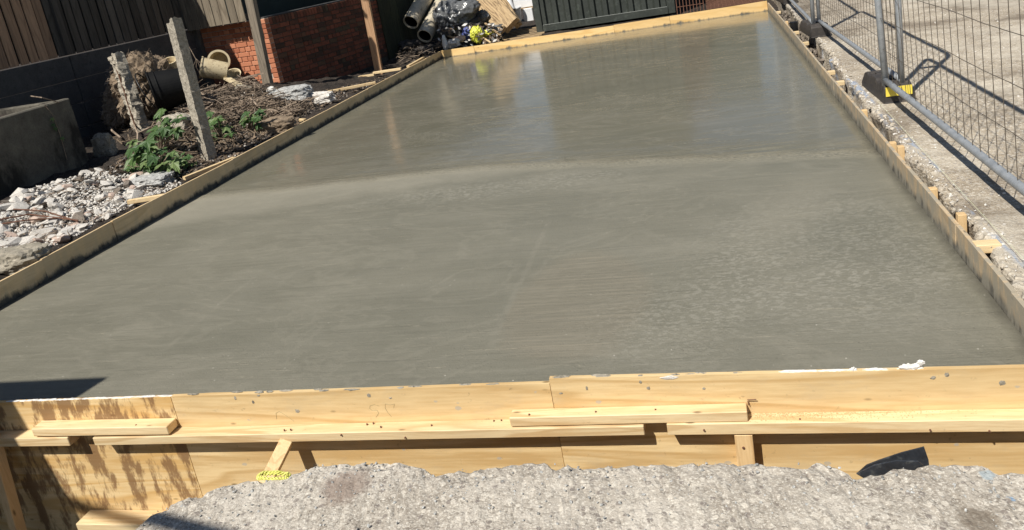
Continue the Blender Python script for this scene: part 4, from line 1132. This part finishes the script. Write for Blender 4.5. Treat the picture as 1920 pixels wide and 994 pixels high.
for (px, py) in samp(RUB, 290):
    p = hit(px, py)
    if p.x > XL-.05: continue
    mt = random.choice(mats); s_ = random.choice([.02, .025, .03, .04, .05, .06, .085])*random.uniform(.8, 1.2)
    o = bpy.data.objects.new('rubble_stone', shapes[(random.randrange(10), mt)]); COL.objects.link(o)
    o.location = p+Vector((0, 0, s_*.22)); o.scale = (s_*random.uniform(.8, 1.5), s_, s_*random.uniform(.6, 1)); o.rotation_euler = (random.uniform(-.6, .6), random.uniform(-.6, .6), random.uniform(0, 6.28))
    tag(o, rub_label(px, py, s_, mt), 'stone', 'rubble stones behind the left shutter'); cnt += 1
m = MB()
pts = [hit(*q) for q in samp(RUB, 5000)]
scatter(m, [p for p in pts if p.x < XL-.04], .005, .020)
scatter(m, [Vector((x, y, T(x, y))) for x, y in ((random.uniform(-6.4, -4.7), random.uniform(1.8, 3.9)) for _ in range(3500))], .005, .022)
solo('fine_rubble', m, 'rock', 'fine broken concrete rubble behind the near left board', 'rubble', kind='stuff')
ALL = [(185, 330), (240, 290), (330, 240), (400, 180), (480, 165), (560, 185), (700, 150), (760, 135), (700, 160), (560, 225), (440, 300), (350, 335), (300, 330)]
m = MB(); scatter(m, [p for p in [hit(*q) for q in samp(ALL, 1600)] if p.x < XL-.04], .004, .022)
solo('soil_stones', m, 'rock_dark', 'small stones in the soil behind the left shutter', 'stones', kind='stuff')
m = MB(); scatter(m, [p for p in [hit(*q) for q in samp(ALL, 500)] if p.x < XL-.04], .004, .018)
solo('pale_stones', m, 'rock', 'small pale stones in the soil behind the left shutter', 'stones', kind='stuff')
def twigs(n, P, l0, l1, r0, mat, label, name, extra=0):
    m = MB()
    for (px, py) in samp(P, n):
        p = hit(px, py)+Vector((0, 0, random.uniform(0, .05+extra)))
        if p.x > XL-.05: continue
        a = random.uniform(0, 6.28); L = random.uniform(l0, l1); d = Vector((math.cos(a), math.sin(a), random.uniform(-.25, .35)))
        b = Vector((random.gauss(0, .25), random.gauss(0, .25), random.gauss(0, .2)))*L
        r = r0*random.uniform(.4, 1.3)
        m.tube([p-d*L*.5, p+b*.5, p+d*L*.5+b*.3], [r, r*.8, r*.3], 4, False)
    return solo(name, m, mat, label, 'twigs', kind='stuff')
HEAP = [(330, 250), (350, 165), (400, 145), (480, 160), (540, 200), (600, 195), (520, 240), (440, 230), (400, 275)]
twigs(1400, HEAP, .05, .32, .006, 'twig', 'heap of dry twigs and roots below the brick wall', 'twig_heap', .06)
twigs(70, HEAP, .2, .5, .014, 'twig', 'thicker broken roots and sticks on the heap below the brick wall', 'stick_heap', .10)
twigs(260, [(200, 240), (340, 200), (440, 190), (560, 190), (480, 250), (360, 320), (240, 300)], .08, .3, .007, 'root', 'pale roots and stalks around the concrete posts', 'root_litter', .05)
twigs(900, [(-5, 400), (180, 330), (300, 300), (420, 270), (560, 210), (720, 150), (640, 190), (420, 305), (240, 395), (60, 480), (-5, 500)], .03, .14, .003, 'twig', 'scattered dry twigs on the soil behind the left shutter', 'twig_litter')
def flakes(n, P, s0, s1, mat, label):
    m = MB()
    for (px, py) in samp(P, n):
        p = hit(px, py)+Vector((0, 0, .008+random.uniform(0, .03)))
        if p.x > XL-.05: continue
        s_ = random.uniform(s0, s1); a = Vector((random.gauss(0, 1), random.gauss(0, 1), random.gauss(0, .4))).normalized(); b = a.cross(Vector((random.gauss(0, .4), random.gauss(0, .4), 1))).normalized()
        c_ = a.cross(b)*s_*.3
        m.add([p-a*s_, p-b*s_*.6+c_, p+a*s_, p+b*s_*.6+c_], [(0, 1, 2), (0, 2, 3)])
    return solo('leaf_litter', m, mat, label, 'dead leaves', kind='stuff')
flakes(2600, ALL, .008, .035, 'litter', 'dead leaves and bark on the soil by the posts')
flakes(1200, HEAP, .01, .04, 'litter', 'dead leaves in the twig heap')
# big curved roots
for k, pts in enumerate([[(232, 215), (252, 240), (262, 262), (258, 290), (250, 320)], [(300, 240), (285, 255), (262, 262)], [(395, 200), (430, 195), (470, 205), (500, 200)], [(350, 210), (395, 235), (430, 240)], [(470, 190), (480, 205), (490, 215)], [(185, 200), (215, 260), (230, 270)]]):
    m = MB(); ps = [hit(*q)+Vector((0, 0, .05+.05*math.sin(i*1.3))) for i, q in enumerate(pts)]
    m.tube(ps, [.016, .013, .011, .008, .005][:len(ps)], 7); solo('thick_root', m, 'twig', ['long thick root hanging below the root ball', 'short root crossing below the root ball', 'bent branch on the twig heap', 'branch beside the taller concrete post', 'forked twig end on the twig heap', 'thin root in the dark hollow left of the root ball'][k], 'root', 'thick roots and branches')
for k, (a, b, c) in enumerate((((-10, 428), (60, 418), (150, 424)), ((30, 405), (90, 412), (150, 426)), ((-10, 436), (50, 430), (110, 420)))):
    m = MB(); m.tube([hit(*a)+Vector((0, 0, .06)), hit(*b)+Vector((0, 0, .075)), hit(*c)+Vector((0, 0, .05))], .006, 7)
    solo('rusty_bar', m, 'rust', ['thickest rusty bar lying across the pale rubble', 'thin rusty bar sloping over the rubble', 'lower rusty bar at the left edge of the rubble'][k], 'steel bar', 'rusty bars in the rubble')
# timber struts behind the left shutter
def strut(p0, p1, z0, z1, wdt, label):
    a = G(p0[0], p0[1], z0); b = G(p1[0], p1[1], z1); m = MB(); m.beam(a, b, wdt, .035); solo('timber_strut', m, 'pine', label, 'timber strut', 'struts behind the left shutter')
strut((240, 379), (318, 366), .14, .13, .045, 'timber strut beside the rubble, nearest of the left struts')
strut((345, 335), (440, 297), .11, .13, .045, 'long thin timber strut below the leafy plants')
strut((528, 224), (572, 226), .15, .12, .05, 'short timber strut beside the brown soil lump')
strut((612, 173), (704, 155), .14, .13, .05, 'timber strut behind the left shutter, right of the grey gravel mound')
strut((700, 137), (752, 129), .13, .13, .06, 'timber strut at the foot of the orange post')
strut((625, 152), (702, 140), .10, .12, .04, 'shaded old timber strut left of the orange post')
strut((765, 125), (795, 108), .13, .13, .05, 'timber strut along the far end of the left shutter')

# ------------------------------------------------------------------ leafy plants
def leaf_geo():
    pts = []
    lobes = [(-115, .55), (-60, .82), (0, 1.0), (60, .82), (115, .55)]
    out = [(0, -.12)]
    for i, (a, r) in enumerate(lobes):
        aa = R(a)
        for (da, k) in ((-17, .55), (-9, .80), (-5, .72), (0, 1), (5, .72), (9, .80), (17, .55)):
            b_ = aa+R(da); out.append((math.sin(b_)*r*k, math.cos(b_)*r*k))
        if i < 4:
            b_ = R((a+lobes[i+1][0])/2); out.append((math.sin(b_)*.42, math.cos(b_)*.42))
    return out
LG = leaf_geo()
def add_leaf(m, p, d, up, s_):
    d = d.normalized(); sd = d.cross(up).normalized(); u = sd.cross(d).normalized()
    c = p; vs = [c]
    for (a, b_) in LG:
        r = math.hypot(a, b_); vs.append(c+sd*a*s_+d*b_*s_-u*(r*r*.28*s_)+u*.06*s_*math.sin(5*math.atan2(a, b_)))
    n = len(LG); m.add(vs, [(0, 1+i, 1+(i+1) % n) for i in range(n)])
def plant(px, py, pts, s0, label, back=0):
    base = hit(px, py); t = thing('maple_seedling', base, label, 'plant', 'leafy maple seedlings')
    st = MB(); n = 0
    for (a, b_, sc) in pts:
        yy = base.y+random.uniform(-.18, .08)+back; p = CAM+ray(a, b_)*(yy/ray(a, b_).y)
        st.tube([base, base.lerp(p, .5)+Vector((0, 0, .03)), p], [.006, .004, .002], 5, False)
        m = MB(); d = Vector((random.uniform(-.8, .8), random.uniform(-1, -.2), random.uniform(-.5, .1)))
        up = Vector((random.uniform(-.3, .3), random.uniform(-.6, -.1), 1))
        add_leaf(m, p, d, up, s0*1.15*sc*random.uniform(.8, 1.15)); part('leaf', m, 'leaf', t)
    part('stem', st, 'twig', t)
rnd = random.Random(5)
def cloud(cx, cy, rx, ry, n): return [(cx+rx*rnd.uniform(-1, 1), cy+ry*rnd.uniform(-1, 1), rnd.uniform(.6, 1.15)) for _ in range(n)]
plant(300, 325, cloud(300, 296, 28, 18, 22)+cloud(262, 285, 18, 22, 14)+cloud(250, 305, 10, 10, 5), .125, 'largest leafy seedling in front of the shorter concrete post')
plant(300, 290, cloud(300, 232, 20, 26, 20)+cloud(330, 235, 15, 20, 7), .11, 'leafy seedling rising between the two concrete posts', .1)
plant(415, 262, cloud(408, 232, 24, 22, 22)+cloud(392, 258, 12, 8, 5), .115, 'leafy seedling just right of the taller concrete post')
plant(470, 245, cloud(470, 222, 22, 16, 18), .10, 'small leafy seedling beside the twig heap, farthest right')
plant(345, 312, cloud(335, 300, 30, 14, 12), .09, 'low shaded seedling behind the thin strut')
plant(690, 60, [], .1, 'x') if False else None
# green sprig on the concrete box
t = thing('weed_sprig', AX(105, 235, x_+.01), 'small green sprig hanging on the stained side of the concrete box', 'plant')
for (a, b_) in ((100, 233), (104, 240), (117, 258), (98, 222)):
    m = MB(); add_leaf(m, AX(a, b_, x_+.03), Vector((.3, -.2, -1)), Vector((1, -.2, .3)), .045); part('leaf', m, 'leaf', t)
m = MB(); m.tube([AX(84, 196, x_+.01), AX(98, 215, x_+.02), AX(112, 250, x_+.015), AX(126, 300, x_+.01)], .004, 5); part('stem', m, 'twig', t)

# ------------------------------------------------------------------ background: pipes, bags, planks, container
def hollow(p0, y0, p1, y1, r, label):
    a = CAM+ray(*p0)*(y0/ray(*p0).y); b = CAM+ray(*p1)*(y1/ray(*p1).y); ax = (a-b).normalized(); L = (a-b).length
    m = MB(); m.lathe(b, ax, [(0, r), (L, r), (L+.004, r-.008), (L, r-.02), (.1, r-.02), (.1, .001)], 32)
    t = thing('drain_pipe', b, label, 'pipe', 'grey drain pipes leaning by the dark fence'); part('pipe_wall', m, 'grey_pipe', t)
    m = MB(); m.lathe(b, ax, [(.06, .001), (.06, r-.024), (L-.035, r-.024), (L-.035, r-.022)], 32); part('bore_shade', m, 'black_plastic', t)  # black liner standing in for the shade inside the pipe
hollow((770, 42), 14.25, (812, -32), 15.3, .155, 'thicker grey drain pipe, left of the pair by the dark fence')
hollow((796, 68), 13.95, (832, 0), 15.0, .145, 'thinner grey drain pipe, right of the pair beside the plastic bag')
def blob(px, py, yy, rx, ry, rz, mat, label, name, cat, seed, wr=.2):
    c = CAM+ray(px, py)*(yy/ray(px, py).y); m = MB(); bm = bmesh.new(); bmesh.ops.create_icosphere(bm, subdivisions=5, radius=1)
    for v in bm.verts:
        q = v.co.copy(); qq = Vector((q.x*.6+q.z*.8, q.y*1.0, q.z*1.6-q.x*1.4)); k = 1+.35*nz(q, 1.0, seed)-.6*wr*abs(noise.noise(qq*2.3+Vector((seed, 0, 0))))-.25*wr*abs(noise.noise(qq*5.5+Vector((0, seed, 0))))+.3*max(0, q.x*.7+q.z*.5-.45)
        v.co = Vector((q.x*rx, q.y*ry, q.z*rz))*k+c
    m.add([v.co.copy() for v in bm.verts], [tuple(v.index for v in f.verts) for f in bm.faces]); bm.free()
    return solo(name, m, mat, label, cat, smooth=True)
blob(852, 30, 14.2, .40, .3, .30, 'glass_bag', 'large grey shiny plastic bag next to the drain pipes', 'plastic_bag', 'bag', 3, .35)
blob(893, 66, 13.75, .12, .10, .17, 'yellow_bag', 'yellow crumpled bag behind the far shutter board', 'plastic_bag', 'bag', 8, .5)
blob(914, 62, 14.0, .13, .1, .07, 'yellow_bag', 'smaller yellow-green bag right of the yellow one', 'plastic_bag', 'bag', 9, .5)
blob(874, 64, 13.9, .09, .08, .12, 'blue_bag', 'small blue bag left of the yellow bag', 'plastic_bag', 'bag', 10, .5)
blob(905, 30, 14.4, .13, .1, .12, 'glass_bag', 'small grey crumpled plastic left of the thick planks', 'plastic_bag', 'bag', 11, .5)
blob(834, 80, 13.6, .05, .04, .14, 'white', 'white upright scrap beside the far left corner', 'scrap', 'scrap', 12, .4)
blob(850, 82, 13.6, .13, .08, .08, 'rock', 'pale crumpled scrap behind the far left corner', 'scrap', 'scrap', 13, .4)
blob(862, 72, 13.7, .12, .06, .05, 'rock_pink', 'pinkish rag behind the far shutter board', 'rag', 'rag', 14, .4)
blob(800, 95, 13.9, .28, .2, .10, 'rubber', 'dark crumpled sheet in front of the drain pipes', 'black_sheet', 'plastic sheet', 15, .5)
blob(770, 85, 14.3, .32, .2, .12, 'rubber', 'dark crumpled sheet behind the orange post', 'black_sheet', 'plastic sheet', 16, .5)
blob(860, 62, 14.1, .3, .15, .12, 'rubber', 'black sheet below the shiny grey bag', 'black_sheet', 'plastic sheet', 17, .5)
blob(884, 45, 14.25, .22, .14, .12, 'rubber', 'black crumpled bag under the shiny grey bag, beside the thick planks', 'plastic_bag', 'bag', 21, .5)
blob(835, 62, 13.9, .14, .12, .11, 'rubber', 'small black bag in front of the thinner drain pipe', 'plastic_bag', 'bag', 22, .5)
px_beam((822, 60), 14.0, (868, 78), 13.6, .05, .02, 'plank_old', 'timber_batten', 'thin batten lying across the rubbish below the shiny bag', 'batten')
px_beam((905, 40), 14.4, (938, 66), 13.6, .04, .02, 'plank_old', 'timber_batten', 'thin batten between the yellow bags and the planks', 'batten')
px_beam((878, 52), 14.2, (920, 80), 13.55, .03, .015, 'pine', 'timber_batten', 'pale lath above the yellow bag', 'batten')
def plank(p0, y0, p1, y1, w1, h1, label):
    a = CAM+ray(*p0)*(y0/ray(*p0).y); b = CAM+ray(*p1)*(y1/ray(*p1).y); d = (b-a); L = d.length; ex = d.normalized(); ey = ex.cross(Vector((0, -1, .3))).normalized(); ez = ex.cross(ey)
    vs = []; fs = []; n = 24
    ring = [(-1, -1), (-.5, -1.1), (0, -1), (.5, -1.1), (1, -1), (1, 1), (0, 1), (-1, 1)]
    for i in range(n+1):
        for (u, w_) in ring:
            x = L*i/n; q = Vector((x, u*w1/2, w_*h1/2)); q.y += .02*nz((x, u*3, w_), 3, 2); q.z += .015*nz((x, u*3, w_), 6, 5)
            if i == n: q.x += .06*nz((u*2, w_, 0), 3)
            vs.append(q)
    for i in range(n):
        for j in range(8): j2 = (j+1) % 8; fs.append((i*8+j, i*8+j2, i*8+8+j2, i*8+8+j))
    fs.append(tuple(range(8))[::-1]); fs.append(tuple(n*8+k for k in range(8)))
    m = MB(); m.add(vs, fs); o = link('timber_plank', m.mesh('timber_plank'), M['plank_old'], None)
    mt = Matrix((ex, ey, ez)).transposed().to_4x4(); mt.translation = a; o.matrix_world = mt
    return tag(o, label, 'plank', 'old planks leaning by the container')
plank((893, -25), 15.2, (960, 48), 14.3, .34, .12, 'thick old timber plank leaning in front, left of the green container')
plank((925, -30), 15.5, (972, 48), 14.5, .14, .10, 'narrower old plank behind the thick one')
plank((893, 10), 14.8, (944, 57), 14.1, .14, .07, 'thin brown plank below the thick one')
pot((964, 14), 15.4, (0, -.1, 1), .28, .10, .13, .01, 'white_plastic', 'plastic_bucket', 'white bucket between the planks and the green container', 'bucket', .02)
pot((957, 20), 15.0, (.1, -.4, -1), .2, .07, .1, .01, 'white_plastic', 'plastic_bucket', 'white tub tipped over beside the thick planks', 'bucket', .02)
m = MB(); c = CAM+ray(985, 0)*(15.8/ray(985, 0).y); m.box(c, (.22, 0, 0), (0, .15, 0), (0, 0, .14), .01); solo('white_crate', m, 'white_plastic', 'white crate behind the buckets beside the container', 'crate')
m = MB(); c = CAM+ray(992, 27)*(15.6/ray(992, 27).y); m.box(c, (.10, 0, 0), (0, .1, 0), (0, 0, .13), .01); solo('white_crate', m, 'white_plastic', 'white upright tub under the white crate beside the container', 'crate')
m = MB(); c = CAM+ray(975, 18)*(15.7/ray(975, 18).y); m.box(c, (.30, 0, 0), (0, .15, 0), (0, 0, .02), .004); solo('timber_shelf', m, 'plank_old', 'timber board carrying the white crate', 'board')
m = MB()
for k in range(16):
    y = 13.5+k*.13; m.abox(-3.9+.05*(k % 3), -2.9, y, y+.09, T(-3.4, 14)*0+.03, .055+.012*(k % 2))
solo('pallet_boards', m, 'plank_old', 'weathered boards on the ground between rubbish and container', 'boards')
m = MB()
def scr(n):
    for k in range(n):
        px, py = random.uniform(820, 940), random.uniform(45, 92)
        p = CAM+ray(px, py)*(random.uniform(13.6, 14.2)/ray(px, py).y); s_ = random.uniform(.02, .07)
        a = Vector((random.gauss(0, 1), random.gauss(0, .5), random.gauss(0, .6))).normalized(); b = a.cross(Vector((0, -1, .6))).normalized()
        m.add([p-a*s_, p-b*s_*.5, p+a*s_, p+b*s_*.4], [(0, 1, 2), (0, 2, 3)])
for mt, n in (('black_plastic', 160), ('rock', 70), ('litter', 120), ('white', 18)):
    m = MB(); scr(n); solo('rubbish_scraps', m, mt, {'black_plastic': 'shreds of black plastic', 'rock': 'pale scraps', 'litter': 'brown scraps', 'white': 'white scraps'}[mt]+' in the rubbish behind the far left corner', 'rubbish', kind='stuff')
twigs(200, [(740, 110), (830, 90), (930, 70), (935, 80), (830, 97), (760, 130)], .05, .3, .006, 'twig', 'dry sticks in the rubbish behind the far corner', 'rubbish_sticks', .15)

# container
cz = .06
A = G(1007, 62, cz); B = G(1267, 24, cz); A.z = B.z = 0
dx = (B-A).normalized(); dn = Vector((-dx.y, dx.x, 0))     # dn points away from camera
LC = (B-A).length; HC = 2.55
t = thing('shipping_container', A+dx*LC/2+Vector((0, 0, cz)), 'dark green corrugated steel container beyond the far shutter', 'container')
for s_ in (.06, LC-.06):
    m = MB(); m.box(A+dx*s_+dn*.06+Vector((0, 0, cz+HC/2)), dx*.06, dn*.06, UP*HC/2, .006); part('corner_post', m, 'green_paint', t)
m = MB(); m.box(A+dx*LC/2+dn*.05+Vector((0, 0, cz+.06)), dx*(LC/2-.125), dn*.045, UP*.06, .005); part('bottom_rail', m, 'green_paint', t)
m = MB(); m.box(A+dx*LC/2+dn*.004+Vector((0, 0, cz+.128)), dx*(LC/2-.14), dn*.004, UP*.005, .001); part('rail_edge', m, 'edge_wear', t)
m = MB(); m.box(A+dx*LC/2+dn*.05+Vector((0, 0, cz+HC-.06)), dx*(LC/2-.125), dn*.045, UP*.058, .005); part('top_rail', m, 'green_paint', t)
m = MB(); s_ = .125; vs = []; k = 0
prof = []
while s_ < LC-.13:
    for (ds, dp) in ((0, .0), (.075, .0), (.10, .055), (.19, .055)):
        if s_+ds < LC-.125: prof.append((s_+ds, dp))
    s_ += .232
for (a, d) in prof:
    for z in (cz+.122, cz+HC-.122): vs.append(A+dx*a+dn*(.035+d)+Vector((0, 0, z)))
m.add(vs, [(2*i, 2*i+2, 2*i+3, 2*i+1) for i in range(len(prof)-1)]); part('corrugated_wall', m, 'green_paint', t)
m = MB(); m.box(A+dx*LC/2+dn*1.26+Vector((0, 0, cz+HC/2)), dx*(LC/2-.02), dn*1.15, UP*(HC/2-.01), .01); part('body', m, 'green_paint', t)
# rusty mesh sheets leaning / lying beyond the right of the far shutter
def mesh_sheet(x0, x1, y0, y1, z0, z1, label, nx=12, ny=8):
    m = MB()
    for i in range(nx+1):
        x = x0+(x1-x0)*i/nx; m.tube([(x, y0, z0), (x, y1, z1)], .006, 5)
    for j in range(ny+1):
        t_ = j/ny; m.tube([(x0, y0+(y1-y0)*t_, z0+(z1-z0)*t_+.008), (x1, y0+(y1-y0)*t_, z0+(z1-z0)*t_+.008)], .006, 5)
    solo('rebar_mesh', m, 'rust', label, 'rebar mesh', 'rusty mesh sheets')
mesh_sheet(.05, .95, 13.5, 16.5, .13, .15, 'rusty reinforcing mesh lying beyond the far right corner', 14, 30)
mesh_sheet(-.45, .0, 14.0, 14.5, .05, 1.9, 'rusty reinforcing mesh standing against the green container end', 8, 14)
m = MB(); m.abox(-.5, 1.0, 16.8, 17.0, -.05, 2.2, .02); solo('dark_panel', m, 'shed', 'dark panel right of the green container', 'hoarding')  # dark panel closing the view beyond the container's right end

# ------------------------------------------------------------------ unseen panel added left of the camera, shaped to throw the near left corner shadow
m = MB(); y = 1.2
m.prism([(-3.28, y, -.1), (-3.78, y, 2.30), (-7.5, y, 2.24), (-7.5, y, -.1)], (0, -.02, 0))
t = thing('shadow_panel', (-5, y, -.1), 'added unseen panel left of the camera, shaped to shadow the near left corner', 'hoarding')
part('sheet', m, 'fence_brown', t)
for x in (-4.2, -5.6, -7): 
    m = MB(); m.abox(x, x+.07, y-.09, y-.022, -.4, 2.0); part('support_post', m, 'fence_brown', t)

# ------------------------------------------------------------------ tree beyond the dark fence, above the picture: its crown dapples the pipes and the corner
t = thing('garden_tree', (-8.2, 12.2, -.1), 'leafy garden tree behind the shaded brick wall, overhanging the dark corner', 'tree')
m = MB(); m.tube([(-8.2, 12.2, -.1), (-8.1, 12.25, 1.6), (-7.7, 12.2, 3.0), (-7.0, 12.3, 4.0)], [.13, .11, .08, .05], 10)
for e in ((-6.2, 11.6, 3.6), (-5.9, 12.9, 3.4), (-7.6, 13.4, 4.2), (-6.6, 11.9, 4.8)): m.tube([(-7.7, 12.2, 3.0), ((-7.7+e[0])/2, (12.2+e[1])/2, 3.5), e], [.06, .045, .02], 7)
part('trunk', m, 'twig', t)
m = MB(); rnd = random.Random(11)
cl = [(-6.7+rnd.gauss(0, .45), 12.1+rnd.gauss(0, .75), 3.5+rnd.gauss(0, .4), rnd.uniform(.22, .42)) for _ in range(30)]
cl = [c for c in cl if c[2] > 2.7]
for (cx, cy, c_z, rr) in cl:
    for k in range(90):
        d = Vector((rnd.gauss(0, 1), rnd.gauss(0, 1), rnd.gauss(0, 1))).normalized()*rr*rnd.random()**.4
        p = Vector((cx, cy, c_z))+d; a = Vector((rnd.gauss(0, 1), rnd.gauss(0, 1), rnd.gauss(0, .5))).normalized()*.06; b = a.cross(Vector((rnd.gauss(0, .5), rnd.gauss(0, .5), 1))).normalized()*.035
        m.add([p-a, p-b, p+a, p+b], [(0, 1, 2, 3)])
part('crown', m, 'leaf', t)

# unseen rail added left of the camera to throw the thin shadow on the pavement corner
t = thing('shadow_rail', (-2.3, -.1, .12), 'added unseen rail on two uprights left of the camera, for its thin shadow', 'shadow caster')
m = MB(); m.tube([(-5.0, .53, 2.6), (-2.3, -.1, 2.6)], .025, 12); part('rail', m, 'steel', t, smooth=True)
for (x, y, z) in ((-2.3, -.1, .12), (-5.0, .53, -.64)):
    m = MB(); m.tube([(x, y, z), (x, y, 2.576)], .025, 12); part('upright', m, 'steel', t, smooth=True)
